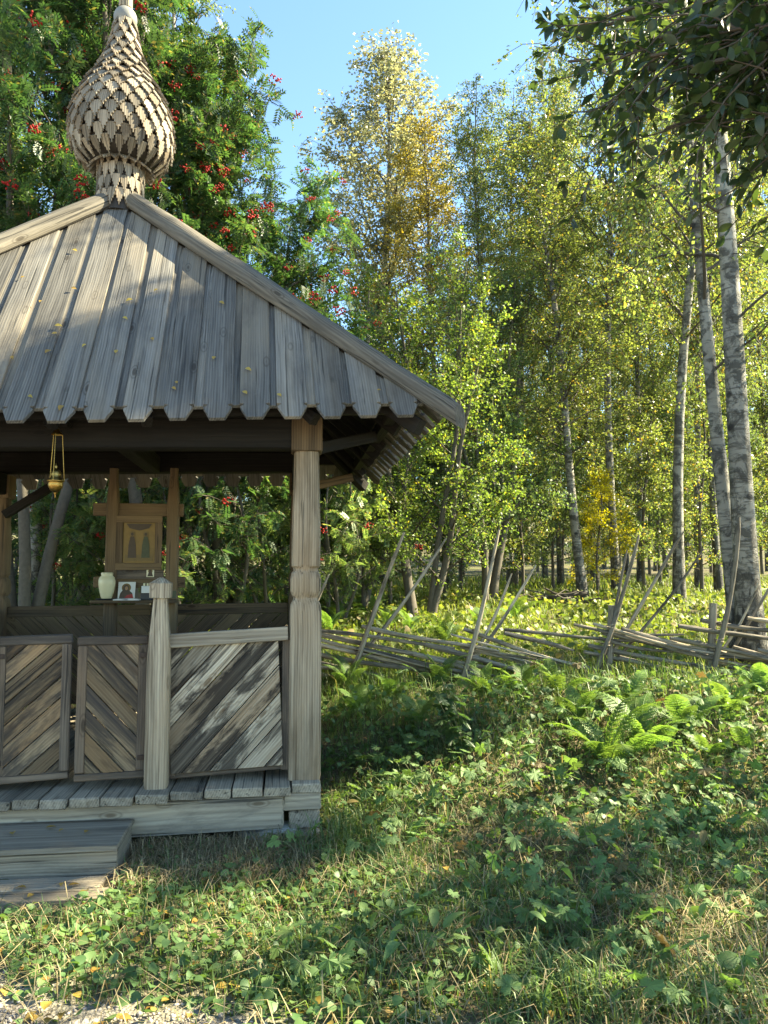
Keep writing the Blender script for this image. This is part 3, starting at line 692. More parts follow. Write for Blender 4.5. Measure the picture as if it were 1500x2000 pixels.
# ------------------------------------------------------------------ icon stand and what stands on it
IV = 2.35
stand = empty('icon_stand', cw(*[(uz(275, 1150, IV)[0]), IV], 0.32), YAW)
tag(stand, 'brown timber icon stand with two tapered posts at the back of the chapel', 'icon stand')
su = uz(275, 1150, IV)[0]
def sp(px, py, dv=0.0):
    a, z = uz(px, py, IV + dv); return Vector((a - su, dv, z - 0.32))
for px in (216, 335):
    b = sp(px, 1180); lv = [(0.0, 0.052, 0.95), (1.0, 0.052, 0.95), (sp(px, 985).z, 0.053, 0.95), (sp(px, 930).z, 0.035, 0.9), (sp(px, 915).z, 0.035, 0.9)]
    lv[1] = (0.9, 0.053, 0.95)
    link('stand_post', autosmooth(loft_mesh('stand_post', lv, 24, 0.001)), M['inner'], stand, frame((b.x, 0, 0), Z, X))
def bar(name, x0, x1, y0, y1, dv, th, mat, parent=stand):
    a = sp(x0, y1, dv); b = sp(x1, y0, dv)
    return prism(name, [(0, 0), (b.x - a.x, 0), (b.x - a.x, b.z - a.z), (0, b.z - a.z)], 0, th, frame(a, X, Z), mat, parent, 0.005)
bar('crossbar', 184, 360, 985, 1008, 0.03, 0.05, M['inner'])
bar('crossbar', 184, 362, 1126, 1148, 0.03, 0.05, M['inner'])
bar('crossbar', 225, 320, 1113, 1131, 0.0, 0.03, M['gframe'])
a = sp(180, 1172, -0.1); b = sp(345, 1172, -0.1)
prism('shelf', [(0, 0), (b.x - a.x, 0), (b.x - a.x, 0.26), (0, 0.26)], -0.028, 0, frame((a.x, -0.20, a.z), X, Y_), M['inner'], stand, 0.004)
SZ = a.z + 0.32                               # height of the shelf top in the world
# framed icon
ic = empty('framed_icon', cw(su, IV, 0.32), YAW); tag(ic, 'large framed religious icon painting in dull gold between the stand posts', 'icon')
A_ = sp(225, 1113, -0.03); B_ = sp(318, 1008, -0.03); w_, h_ = B_.x - A_.x, B_.z - A_.z
def rect_part(name, x0, z0, x1, z1, y, th, mat, parent, grain='x'):
    if grain == 'x': return prism(name, [(0, 0), (x1 - x0, 0), (x1 - x0, z1 - z0), (0, z1 - z0)], 0, th, frame((x0, y, z0), X, Z), mat, parent, 0.003)
    return prism(name, [(0, 0), (z1 - z0, 0), (z1 - z0, -(x1 - x0)), (0, -(x1 - x0))], -th, 0, frame((x0, y - th, z0), Z, -X), mat, parent, 0.003) if False else \
        prism(name, [(0, -(x1 - x0)), (z1 - z0, -(x1 - x0)), (z1 - z0, 0), (0, 0)], 0, th, frame((x0, y, z0), Z, -X), mat, parent, 0.003)
fw = 0.062
pnl = rect_part('icon_panel', A_.x + fw, A_.z + fw, B_.x - fw, B_.z - fw, -0.02, 0.012, M['gold'], ic)
rect_part('frame_bar', A_.x, B_.z - fw, B_.x, B_.z, -0.02, 0.032, M['inner'], ic); rect_part('frame_bar', A_.x, A_.z, B_.x, A_.z + fw, -0.02, 0.032, M['inner'], ic)
rect_part('frame_bar', A_.x, A_.z + fw, A_.x + fw, B_.z - fw, -0.02, 0.030, M['inner'], ic, 'z'); rect_part('frame_bar', B_.x - fw, A_.z + fw, B_.x, B_.z - fw, -0.02, 0.030, M['inner'], ic, 'z')
def flat_shape(name, pts, y, mat, parent, th=0.002):
    me = prism_mesh(name, pts, 0, th, 0); return link(name, me, mat, parent, frame((0, y, 0), X, Z))
def ell(cx, cz, rx, rz, n=20): return [(cx + rx * math.cos(t * 2 * math.pi / n), cz + rz * math.sin(t * 2 * math.pi / n)) for t in range(n)]
iw, ih = w_ - 2 * fw, h_ - 2 * fw; ix, iz = A_.x + fw, A_.z + fw
yy = -0.0355
flat_shape('painted_ground', [(ix + 0.02, iz + 0.02), (ix + iw - 0.02, iz + 0.02), (ix + iw - 0.02, iz + ih * 0.22), (ix + 0.02, iz + ih * 0.20)], yy, M['ochre'], pnl).parent = ic
for fx, mt in ((0.29, M['umber']), (0.71, M['green_p'])):
    c = ix + iw * fx
    flat_shape('painted_figure', [(c - iw * 0.13, iz + ih * 0.13), (c + iw * 0.13, iz + ih * 0.13), (c + iw * 0.11, iz + ih * 0.45), (c + iw * 0.06, iz + ih * 0.64), (c, iz + ih * 0.70), (c - iw * 0.06, iz + ih * 0.64), (c - iw * 0.11, iz + ih * 0.45)], yy - 0.003, mt, ic)
    flat_shape('painted_halo', ell(c, iz + ih * 0.72, iw * 0.085, iw * 0.085), yy - 0.003 - 0.003, M['ochre'], ic)
    flat_shape('painted_head', ell(c, iz + ih * 0.71, iw * 0.04, iw * 0.05), yy - 0.009, M['umber'], ic)
flat_shape('painted_cloud', [(ix + 0.03, iz + ih * 0.97), (ix + iw * 0.2, iz + ih * 0.86), (ix + iw * 0.5, iz + ih * 0.80), (ix + iw * 0.8, iz + ih * 0.86), (ix + iw - 0.03, iz + ih * 0.97)], yy - 0.003, M['umber'], ic)
# vase on the shelf
def on_shelf(px, dv=-0.09): return cw(uz(px, 1165, IV + dv)[0], IV + dv, SZ)
k = 0.0052
vz = on_shelf(208)
vase = link('vase', None or smooth(mesh_np('vase', *lathe_arr([(0.0, 0.0), (0.042, 0.0), (0.047, 0.006), (0.062, 0.06), (0.073, 0.13), (0.074, 0.16), (0.066, 0.19), (0.05, 0.205), (0.052, 0.212), (0.054, 0.225), (0.05, 0.235), (0.04, 0.236), (0.038, 0.2), (0.0, 0.19)], 32))), M['cream'])
vase.location = vz + Z * 0.012; tag(vase, 'cream glazed ceramic vase standing on a dark saucer on the shelf', 'vase')
sa = link('saucer', smooth(mesh_np('saucer', *lathe_arr([(0.0, 0.0), (0.075, 0.0), (0.098, 0.012), (0.094, 0.014), (0.07, 0.006), (0.0, 0.006)], 28))), M['black']); sa.location = vz + Z * 0.0005
tag(sa, 'dark saucer under the cream vase on the shelf', 'saucer')
def card(name, px, wpx, hpx, dv, label, cat, tilt, back, figure, zoff=0.0):
    w, h = wpx * k, hpx * k
    loc = cw(uz(px, 1150, IV + dv)[0], IV + dv, SZ + zoff)
    o = link(name, prism_mesh(name, [(-w / 2, 0), (w / 2, 0), (w / 2, h), (-w / 2, h)], 0, 0.008, 0.001), back)
    o.matrix_basis = Matrix.Translation(loc) @ Matrix.Rotation(YAW, 4, 'Z') @ Matrix.Rotation(R(90) - tilt, 4, 'X')
    tag(o, label, cat)
    for nm, pts, m, t in figure(w, h):
        link(nm, prism_mesh(nm, pts, 0.0082 + t, 0.0092 + t, 0), m, o)
    return o
def fig_mother(w, h):
    return [('printed_field', [(-w * .44, h * .05), (w * .44, h * .05), (w * .44, h * .95), (-w * .44, h * .95)], M['white'], 0), ('printed_halo', ell(-w * .02, h * .66, w * .27, w * .27), M['gold'], 0.0012),
            ('printed_robe', [(-w * .42, h * .06), (w * .42, h * .06), (w * .34, h * .36), (w * .1, h * .55), (-w * .2, h * .56), (-w * .36, h * .34)], M['umber'], 0.0024),
            ('printed_hood', ell(-w * .03, h * .64, w * .17, w * .2), M['umber'], 0.0036), ('printed_face', ell(-w * .01, h * .63, w * .09, w * .12), M['skin_p'], 0.0048),
            ('printed_sleeve', [(-w * .1, h * .07), (w * .42, h * .07), (w * .36, h * .3), (w * .05, h * .24)], M['red_p'], 0.0048)]
def fig_small(w, h):
    return [('printed_halo', ell(0, h * .6, w * .3, w * .3), M['gold'], 0), ('printed_robe', [(-w * .38, h * .06), (w * .38, h * .06), (w * .2, h * .5), (-w * .2, h * .5)], M['umber'], 0.0012),
            ('printed_head', ell(0, h * .6, w * .16, w * .2), M['umber'], 0.0024)]
card('icon_card', 247, 29, 31, -0.07, 'pale upright printed icon card leaning behind the open booklet', 'icon card', R(12), M['white'], fig_mother, 0.002)
card('icon_card', 293, 13, 17, -0.035, 'tiny yellow icon card fixed to the bar below the large framed icon', 'icon card', R(4), M['cream'], fig_small, uz(293, 1127, IV - 0.035)[1] - SZ)
card('picture_frame', 339, 13, 18, -0.06, 'small framed picture at the right end of the shelf', 'picture', R(8), M['inner'], lambda w, h: [('print', [(-w * .34, h * .14), (w * .34, h * .14), (w * .34, h * .86), (-w * .34, h * .86)], M['green_p'], 0)])
# booklet
bl = on_shelf(249, -0.16); bk = empty('open_booklet', bl, YAW); tag(bk, 'open white booklet lying on the shelf in front of the icon card', 'booklet')
for s in (-1, 1):
    P = [(0, 0)] + [(s * x, 0.012 * math.sin(x / 0.11 * 2.6) + 0.002) for x in np.linspace(0.01, 0.11, 6)] + [(s * 0.11, 0.0)]
    if s < 0: P = P[::-1]
    link('page', prism_mesh('page', P, 0, 0.15, 0), M['white'], bk, frame((0, 0.075, 0.0), X, Z))
# matchbox on a dark case
mb = on_shelf(288, -0.09); mbx = empty('candle_box', mb, YAW); tag(mbx, 'dark box with white cartons on top on the shelf', 'box')
prism('case', [(-0.055, -0.04), (0.055, -0.04), (0.055, 0.04), (-0.055, 0.04)], 0, 0.06, Matrix.Identity(4), M['black'], mbx, 0.004)
prism('carton', [(-0.05, -0.03), (0.045, -0.03), (0.045, 0.03), (-0.05, 0.03)], 0.061, 0.125, Matrix.Identity(4), M['white'], mbx, 0.002)
for x in (-0.03, 0.0, 0.03): prism('candle_stub', [(x - 0.008, -0.01), (x + 0.008, -0.01), (x + 0.008, 0.01), (x - 0.008, 0.01)], 0.126, 0.15, Matrix.Identity(4), M['cream'], mbx, 0.002)
# hanging censer
HV = -0.18
hu, hz = uz(108, 963, HV); topz = uz(106, 838, HV)[1]
cs = empty('hanging_censer', cw(hu, HV, hz), YAW); tag(cs, 'small brass censer hanging on three thin chains under the front eave', 'censer')
s_ = 0.0027
def ring_lathe(name, prof, mat=M['brass'], z=0): return link(name, smooth(mesh_np(name, *lathe_arr(prof, 28, (0, 0, z)))), mat, cs)
ring_lathe('bowl', [(0.0, 0.0), (0.012, 0.004), (0.028, 0.016), (0.040, 0.036), (0.043, 0.052), (0.040, 0.062), (0.046, 0.068), (0.050, 0.072), (0.046, 0.078), (0.03, 0.08), (0.0, 0.08)])
ring_lathe('lid', [(0.040, 0.08), (0.038, 0.086), (0.030, 0.092), (0.031, 0.11), (0.029, 0.125), (0.021, 0.138), (0.010, 0.146), (0.006, 0.15), (0.009, 0.157), (0.006, 0.165), (0.003, 0.18), (0.0, 0.182)])
ring_lathe('drop', [(0.0, -0.03), (0.004, -0.026), (0.002, -0.018), (0.006, -0.008), (0.01, 0.003)])
th_ = topz - hz
ring_lathe('hanger_cap', [(0.034, th_ - 0.035), (0.030, th_ - 0.028), (0.018, th_ - 0.012), (0.008, th_ - 0.002), (0.006, th_ + 0.012), (0.0, th_ + 0.016)])
for kk in range(3):
    an = kk * 2.094 + 0.5; p0 = np.array([0.048 * math.cos(an), 0.048 * math.sin(an), 0.072]); p1 = np.array([0.030 * math.cos(an), 0.030 * math.sin(an), th_ - 0.032])
    t = np.linspace(0, 1, 60)[:, None]; pts = p0 + (p1 - p0) * t
    V, F = tube_arr(pts, [0.0032 if i % 2 else 0.0017 for i in range(60)], 5); link('chain', mesh_np('chain', V, F), M['brass'], cs)
beam('hanging_block', (hu - 0.07, HV, topz + 0.03), (hu + 0.07, HV, topz + 0.03), 0.10, 0.035, M['under'], chapel)
V, F = tube_arr([(0, 0, th_ + 0.01), (0, 0, th_ + 0.03)], 0.003, 6); link('hook', mesh_np('hook', V, F), M['iron'], cs)

# ------------------------------------------------------------------ round-pole fence
FY = 7.9
fence = empty('pole_fence', (atY(1000, 1300, FY).x, FY, ghf(1.3, FY)), 0)
tag(fence, 'rustic fence of slanting round poles tied between crossed stakes', 'fence')
def fp(px, py, dy=0.0): return atY(px, py, FY + dy) - fence.location
def pole(name, a, b, r0, r1, mat, n=8):
    L = (b - a).length; k = max(6, int(L / 0.12)); t = np.linspace(0, 1, k)
    ph = RNG.random(4) * 6; am = 0.012 + 0.012 * RNG.random()
    pts = np.stack([t * L, am * np.sin(t * 5 + ph[0]) + 0.006 * np.sin(t * 13 + ph[1]), am * np.sin(t * 4.2 + ph[2]) - 0.02 * np.sin(math.pi * t)], 1)
    rad = (r0 + (r1 - r0) * t) * (1 + 0.06 * np.sin(t * 21 + ph[3])); rad[0] *= 0.8; rad[-1] *= 0.6
    V, F = tube_arr(pts, rad, n)
    m = len(V); V = np.concatenate([V, [pts[0], pts[-1]]])
    T = np.array([(m, (j + 1) % n, j) for j in range(n)] + [(m + 1, m - n + j, m - n + (j + 1) % n) for j in range(n)])
    d = b - a; y = Z.cross(d)
    if y.length < 1e-3: y = X
    return link(name, autosmooth(mesh_np(name, V, [F, T]), 60), mat, fence, frame(a, d, y))
stakes = [(672, 1345, 790, 1040, -.09, 0, .020), (665, 1330, 873, 1052, .09, 0, .016), (895, 1345, 978, 1035, -.09, 0, .019), (900, 1320, 1048, 1105, .09, 0, .015), (905, 1315, 1000, 1120, .05, 0, .014),
          (1150, 1345, 1250, 1045, -.09, 1, .019), (1155, 1330, 1337, 1040, .09, 0, .017), (1172, 1330, 1372, 1072, .12, 1, .013), (1160, 1340, 1228, 1075, -.04, 1, .015), (1392, 1345, 1442, 1010, -.09, 1, .022), (1385, 1330, 1515, 1130, .09, 1, .015),
          (1400, 1290, 1482, 1135, .05, 0, .012), (1640, 1340, 1720, 1050, -.09, 0, .019), (1630, 1330, 1790, 1080, .09, 0, .016), (520, 1345, 640, 1120, .09, 0, .016)]
for x0, y0, x1, y1, dy, dk, r in stakes:
    pole('stake', fp(x0, y0, dy), fp(x1, y1, dy), r * 1.5, r * 0.85, M['fence_dark'] if dk else M['fence'])
for x0, y0, y1, w in ((1387, 1345, 1178, .034), (1188, 1345, 1182, .03)):
    a = fp(x0, y0, .03); b = fp(x0 + 6, y1, .03)
    link('fence_post', autosmooth(loft_mesh('fence_post', [(0, w, .8), ((b - a).length * .5, w * .98, .8), ((b - a).length, w * .92, .8)], 16, .001)), M['fence_dark'], fence, frame(a, b - a, X))
rails = [(480, 1212, 960, 1302, 0), (480, 1228, 905, 1312, 0), (500, 1252, 900, 1318, 0), (470, 1263, 760, 1318, 0), (490, 1290, 720, 1332, 0), (707, 1219, 975, 1275, 0), (620, 1232, 890, 1262, 1), (625, 1300, 690, 1312, 0),
         (690, 1268, 960, 1318, 1), (905, 1232, 1165, 1305, 0), (985, 1230, 1240, 1250, 1), (985, 1233, 1120, 1270, 1), (900, 1262, 1180, 1328, 0), (830, 1262, 1130, 1330, 1), (945, 1290, 1140, 1335, 1),
         (1158, 1222, 1420, 1278, 0), (1165, 1232, 1500, 1305, 1), (1215, 1228, 1560, 1300, 0), (1150, 1258, 1450, 1318, 1), (1140, 1268, 1395, 1328, 0), (1210, 1285, 1480, 1338, 1), (1170, 1246, 1330, 1275, 1),
         (1325, 1219, 1600, 1262, 1), (1370, 1210, 1620, 1240, 1), (1310, 1250, 1700, 1318, 1), (1380, 1268, 1700, 1330, 1), (1400, 1290, 1720, 1340, 0), (1420, 1305, 1700, 1350, 1), (1460, 1205, 1750, 1235, 0), (1350, 1300, 1560, 1345, 1), (1500, 1250, 1800, 1310, 0), (1480, 1272, 1790, 1325, 1)]
for i, (x0, y0, x1, y1, dk) in enumerate(rails):
    dy = random.uniform(-.05, .05); r = random.uniform(.018, .030)
    pole('rail', fp(x0, y0, dy), fp(x1, y1, dy), r, r * .7, M['fence_dark'] if dk else M['fence'])
rx = random.Random(3)
for i in range(16):
    x0 = 540 + i * 64 + rx.uniform(-25, 25); L = rx.uniform(170, 330); y0 = rx.uniform(1228, 1300) - (12 if x0 > 1100 else 0); r = rx.uniform(.011, .02); dy = rx.uniform(-.06, .06)
    pole('rail', fp(x0, y0, dy), fp(x0 + L, y0 + L * rx.uniform(.08, .28), dy), r, r * .65, M['fence'] if rx.random() < .6 else M['fence_dark'])
for x, y in ((700, 1275), (922, 1262), (1182, 1262), (1190, 1228), (1402, 1255), (1408, 1222), (715, 1245), (930, 1235)):
    c = fp(x, y); t = np.linspace(0, 4 * math.pi, 30)
    pts = np.stack([c.x + .035 * np.cos(t), c.y + .11 * np.sin(t), c.z + .012 * np.sin(t * .5 + 1) + .004 * t], 1)
    V, F = tube_arr(pts, .005, 5); link('withy_tie', mesh_np('withy_tie', V, F), M['fence'], fence)

# ------------------------------------------------------------------ leaves and trees
def leaf_quads(P, D, N, L, Wd):
    """diamond leaves: base P, direction D, normal N; returns V, F"""
    n = len(P); S = np.cross(D, N); S /= np.linalg.norm(S, axis=1, keepdims=True) + 1e-9
    N2 = np.cross(S, D)
    L = L[:, None]; Wd = Wd[:, None]
    b = P; l = P + D * L * .45 + S * Wd * .5 + N2 * Wd * .12; t = P + D * L - N2 * L * .08; r = P + D * L * .45 - S * Wd * .5 + N2 * Wd * .12
    V = np.stack([b, l, t, r], 1).reshape(-1, 3)
    return V, np.arange(n * 4).reshape(-1, 4)
def unit(a): return a / (np.linalg.norm(a, axis=-1, keepdims=True) + 1e-9)
def rnd_unit(n, rng): return unit(rng.normal(size=(n, 3)))
def grow_limbs(rng, tr_pts, tr_r, t0, t1, n, Lf, elev, droop):
    """limbs along a trunk polyline; returns list of point arrays and start radii"""
    out = []; H = len(tr_pts)
    for i in range(n):
        t = t0 + (t1 - t0) * ((i + rng.random()) / n)
        q = t * (H - 1); a = int(min(q, H - 2)); f = q - a
        p = tr_pts[a] * (1 - f) + tr_pts[a + 1] * f; r = tr_r[a] * (1 - f) + tr_r[a + 1] * f
        az = i * 2.399 + rng.normal(0, .5); el = elev(t) + rng.normal(0, .15); L = Lf(t) * rng.uniform(.7, 1.15)
        d = np.array([math.cos(az) * math.cos(el), math.sin(az) * math.cos(el), math.sin(el)])
        pts = [p]; k = 7
        for s in range(k):
            d = unit(d + rng.normal(0, .09, 3) + np.array([0, 0, droop * (s / k)]))
            pts.append(pts[-1] + d * L / k)
        out.append((np.array(pts), min(r * .35, .006 + .009 * L)))
    return out
def sample_poly(pts, t):
    q = np.clip(t, 0, .9999) * (len(pts) - 1); a = q.astype(int); f = (q - a)[:, None]
    return pts[a] * (1 - f) + pts[a + 1] * f, unit(pts[a + 1] - pts[a])
def trunk_curve(rng, H, r0, bend, k=16, tap=.8):
    t = np.linspace(0, 1, k); ph = rng.random(4) * 6
    x = bend * (np.sin(t * 3 + ph[0]) - math.sin(ph[0])) + bend * .35 * (np.sin(t * 9 + ph[1]) - math.sin(ph[1]))
    y = bend * (np.sin(t * 3.3 + ph[2]) - math.sin(ph[2])) + bend * .35 * (np.sin(t * 8 + ph[3]) - math.sin(ph[3]))
    pts = np.stack([x, y, t * H - .25 * (t == 0)], 1)
    r = r0 * (1 - t) ** tap + .008; r[0] *= 1.35
    if k > 8: r[1] *= 1.02
    return pts, r
def make_tree(seed, H, r0, cb, wid, nl, ntw, nlf, ls, bend=.15, tw=(.4, 1.0), pend=-.5, kind='leaf', profile=None, elev=None, drp=-.12, stems=1, spread=0.0, nberry=150, tap=.8):
    """returns dict of meshes: trunk, branches, crown (, berries)"""
    rng = np.random.default_rng(seed); TR = Acc(); BR = Acc(); twigs = []; berries = []
    for s in range(stems):
        pts, r = trunk_curve(rng, H * (1 if s == 0 else rng.uniform(.7, .95)), r0 * (1 if s == 0 else rng.uniform(.55, .9)), bend, 16, tap)
        if stems > 1:
            a = rng.random() * 6.28; L = np.linspace(0, 1, len(pts))
            pts = pts + np.stack([math.cos(a) * (.12 + spread * L ** .8), math.sin(a) * (.12 + spread * L ** .8), 0 * L], 1)
        V, F = tube_arr(pts, r, 14); TR.add(V, F)
        pf = profile or (lambda x: (1 - x) ** .65 * (.55 + .45 * min(1, x * 4)) + .12)
        ef = elev or (lambda t: R(28 + 42 * t))
        for lp, lr in grow_limbs(rng, pts, r, cb, .98, max(4, int(nl / stems)), lambda t: wid * pf((t - cb) / (1 - cb)), ef, drp):
            V, F = tube_arr(lp, lr * np.linspace(1, .2, len(lp)), 5); BR.add(V, F)
            L = np.linalg.norm(np.diff(lp, axis=0), axis=1).sum()
            m = max(3, int(ntw * L / wid))
            for j in range(m):
                t = np.array([rng.uniform(.22, 1.0)]); p, d = sample_poly(lp, t)
                dd = unit(d[0] * .6 + rnd_unit(1, rng)[0] * .8); tl = rng.uniform(*tw) * (1.05 - .4 * t[0]); q = [p[0]]
                for z in range(4):
                    dd = unit(dd + np.array([0, 0, pend * .45]) + rng.normal(0, .1, 3)); q.append(q[-1] + dd * tl / 4)
                q = np.array(q); twigs.append(q)
                V, F = tube_arr(q, .006 * np.linspace(1, .35, 5) * (1 + .06 * H / 5), 3); BR.add(V, F)
    n = nlf * len(twigs)
    tws = np.stack(twigs); ti = np.repeat(np.arange(len(tws)), nlf); t = rng.random(n) ** .8 * 3.999
    a = t.astype(int); f = (t - a)[:, None]
    P = tws[ti, a] * (1 - f) + tws[ti, a + 1] * f; T = unit(tws[ti, a + 1] - tws[ti, a])
    out = {}
    if kind == 'leaf':
        P = P + rng.normal(0, ls * .7, P.shape)
        D = unit(T * .5 + rnd_unit(n, rng) * .9 + np.array([0, 0, -.45])); N = unit(rnd_unit(n, rng) + np.array([0, 0, .35]))
        V, F = leaf_quads(P, D, N, ls * rng.uniform(.65, 1.25, n), ls * rng.uniform(.5, .85, n))
    else:                                    # pinnate rowan leaves
        D = unit(T * .4 + rnd_unit(n, rng) * .9 + np.array([0, 0, -.15])); N = unit(rnd_unit(n, rng) * .6 + np.array([0, 0, .9]))
        S = unit(np.cross(D, N)); N = np.cross(S, D); Ln = ls * rng.uniform(.7, 1.15, n)
        VV = []; FF = []; off = 0; np_ = 6
        for s in range(np_):
            u = (s + 1.2) / (np_ + .6)
            for sg in (-1, 1):
                base = P + D * (Ln * u)[:, None] - N * (Ln * .22 * u * u)[:, None]
                dd = unit(D * .55 + S * sg + N * .1)
                V, F = leaf_quads(base, dd, N, Ln * (.36 - .10 * abs(u - .55)), Ln * .135); VV.append(V); FF.append(F + off); off += len(V)
        V, F = leaf_quads(P + D * Ln[:, None] * .96 - N * (Ln * .2)[:, None], unit(D - N * .3), N, Ln * .3, Ln * .13); VV.append(V); FF.append(F + off)
        V = np.concatenate(VV); F = np.concatenate(FF)
        nb = min(len(tws), nberry); rad_ = np.hypot(tws[:, -1, 0], tws[:, -1, 1]) + rng.normal(0, .35, len(tws)); sel = np.argsort(-rad_)[:nb * 3:3][:nb]; nb = len(sel)
        bm = bmesh.new(); bmesh.ops.create_icosphere(bm, subdivisions=1, radius=1); bm.verts.ensure_lookup_table()
        SV_ = np.array([v.co[:] for v in bm.verts]); SF = np.array([[v.index for v in f_.verts] for f_ in bm.faces]); bm.free()
        c = tws[sel, -1] + unit(tws[sel, -1] * np.array([1, 1, 0])) * .10; m = 18
        o_ = rnd_unit(nb * m, rng) * (rng.random((nb * m, 1)) ** .4) * np.array([.09, .09, .06])
        C = np.repeat(c, m, 0) + o_ + np.array([0, 0, .02])
        BV = (C[:, None, :] + SV_[None] * .0135).reshape(-1, 3); BF = (np.arange(nb * m)[:, None, None] * len(SV_) + SF[None]).reshape(-1, 3)
        out['berries'] = smooth(mesh_np('berries', BV, BF))
    out['trunk'] = smooth(TR.mesh('trunk')); out['branches'] = smooth(BR.mesh('branches')); out['crown'] = mesh_np('crown', V, F)
    return out
def put_tree(name, md, loc, rz, sc, label, cat, bark, leaf, group=None, lean=(0, 0)):
    r = empty(name, loc); r.rotation_euler = (lean[0], lean[1], rz); r.scale = (sc, sc, sc) if not hasattr(sc, '__len__') else sc
    tag(r, label, cat, group)
    key = (bark.name, leaf.name)
    for part, mat in (('trunk', bark), ('branches', M['twig']), ('crown', leaf), ('berries', M['berry'])):
        if part in md:
            me = md[part]; o = bpy.data.objects.new(part, me); COL.objects.link(o); o.parent = r
            if not me.materials: me.materials.append(mat)
            o.material_slots[0].link = 'OBJECT'; o.material_slots[0].material = mat
            if part == 'berries': o['kind'] = 'stuff'
    return r
# prototypes (meshes only)
BI = [make_tree(11 + i, 17, .095, .24 + .03 * i, 2.6 + .2 * i, 66, 22, 30, .070, .22, (.5, 1.3), -.6) for i in range(4)]
TALL = make_tree(31, 17, .12, .30, 3.9, 84, 24, 20, .10, .22, (.4, 1.0), -.35, elev=lambda t: R(42 + 28 * t), stems=1)
BIGB = make_tree(41, 17, .128, .22, 2.5, 52, 20, 26, .06, .10, (.6, 1.5), -.8, stems=2, spread=.22, tap=1.1)
ALD = [make_tree(51 + i, 6.5, .075, .10, 1.7, 56, 18, 34, .053, .16, (.3, .75), -.05, stems=4, spread=1.0, elev=lambda t: R(35 + 35 * t), drp=.05, profile=lambda x: (1 - x) ** .5 * .8 + .25) for i in range(2)]
SAP = [make_tree(61 + i, 4.2, .03, .12, 1.15, 26, 16, 28, .056, .12, (.25, .6), -.05, drp=0.0) for i in range(3)]
ROW = [make_tree(71 + i, 8.5, .09, .27, 2.6, 60, 22, 10, .20, .2, (.3, .7), -.12, 'rowan', stems=3, spread=.9, elev=lambda t: R(30 + 38 * t), drp=-.02, profile=lambda x: (1 - x) ** .5 * .75 + .3) for i in range(2)]
RSAP = make_tree(81, 3.4, .03, .10, 1.3, 24, 11, 5, .19, .15, (.25, .5), -.1, 'rowan', stems=2, spread=.4, nberry=3)

ORD = ('first', 'second', 'third', 'fourth', 'fifth', 'sixth', 'seventh', 'eighth', 'ninth', 'tenth', 'eleventh', 'twelfth')
def number_labels(objs, what, bands):
    """tell look-alikes apart by distance band and order from the left"""
    objs = sorted(objs, key=lambda o: o.location.y); n = len(objs); k = len(bands); i = 0
    for b, name in enumerate(bands):
        part = objs[i:(b + 1) * n // k]; i = (b + 1) * n // k
        part.sort(key=lambda o: o.location.x / o.location.y)
        for j, o in enumerate(part):
            w = ORD[j] + ' from the left' if j < (len(part) + 1) // 2 else ORD[len(part) - 1 - j] + ' from the right'
            o['label'] = what % (w.replace('first from the left', 'leftmost').replace('first from the right', 'rightmost'), name)
def tree_px(name, md, px, Y, sc, label, cat, bark, leaf, group=None, rz=None, lean=(0, 0)):
    x = baseX(px, Y); return put_tree(name, md, (x, Y, ghf(x, Y) - .03), random.random() * 6.28 if rz is None else rz, sc, label, cat, bark, leaf, group, lean)
def H_for(px, py, Y, H): return (atY(px, py, Y).z - ghf(baseX(px, Y), Y)) / H
bb, bg_, lb = M['birch'], M['birch_grey'], M['l_birch']
# the ones that can be told apart
tree_px('birch_tree', TALL, 735, 21, (1.22, 1.22, H_for(720, 60, 21, 17.4)), 'tallest pale gold birch standing alone against the blue sky', 'birch', bb, M['l_pale'], rz=.4)
tree_px('birch_tree', BI[1], 872, 19, (1.0, 1.0, H_for(880, 225, 19, 17)), 'golden yellow birch just right of the tall pale birch', 'birch', bb, M['l_gold'])
tree_px('birch_tree', BI[2], 1012, 25, (1.2, 1.2, H_for(1010, 145, 25, 17)), 'silvery green birch with rounded top right of the sky gap', 'birch', bb, M['l_birch'])
tree_px('birch_tree', BI[0], 1140, 15, (.95, .95, H_for(1060, 170, 15, 17)), 'slender birch with dark banded trunk leaning left behind the fence', 'birch', bb, lb, lean=(0, R(-4.5)))
tree_px('birch_tree', BI[3], 1205, 17, (.9, .9, 1.0), 'straight birch with evenly banded trunk right of the dark banded leaning one', 'birch', bb, lb, lean=(0, R(-1)))
tree_px('birch_tree', BI[1], 1328, 14.5, (1.0, 1.0, 1.05), 'pale birch leaning left between the straight birch and the big twin birch', 'birch', bb, lb, lean=(0, R(-3)))
tree_px('birch_tree', BIGB, 1462, 8.6, 1.0, 'thick twin trunk birch close behind the fence at the right', 'birch', bb, lb, rz=5.6, lean=(0, R(-3.5)))
tree_px('birch_tree', BI[2], 962, 17.5, (.75, .75, .72), 'thin white birch rising behind the second pair of fence stakes', 'birch', bb, lb, lean=(0, R(-1.5)))
tree_px('birch_tree', BI[3], 300, 16, (.9, .9, 1.1), 'sunlit pale birch rising behind the berry covered rowan', 'birch', bb, M['l_lime'])
tree_px('birch_tree', BI[0], 62, 10.6, .95, 'birch whose white trunk shows through the left of the chapel opening', 'birch', bb, lb)
tree_px('rowan_tree', ROW[0], 300, 10.2, (1.0, 1.0, 1.12), 'rowan heavy with red berries directly behind the onion dome', 'rowan', M['bark'], M['l_rowan'])
tree_px('rowan_tree', ROW[1], 40, 9.6, (1.0, 1.0, 1.15), 'rowan with red berries at the left edge behind the roof', 'rowan', M['bark'], M['l_rowan'])
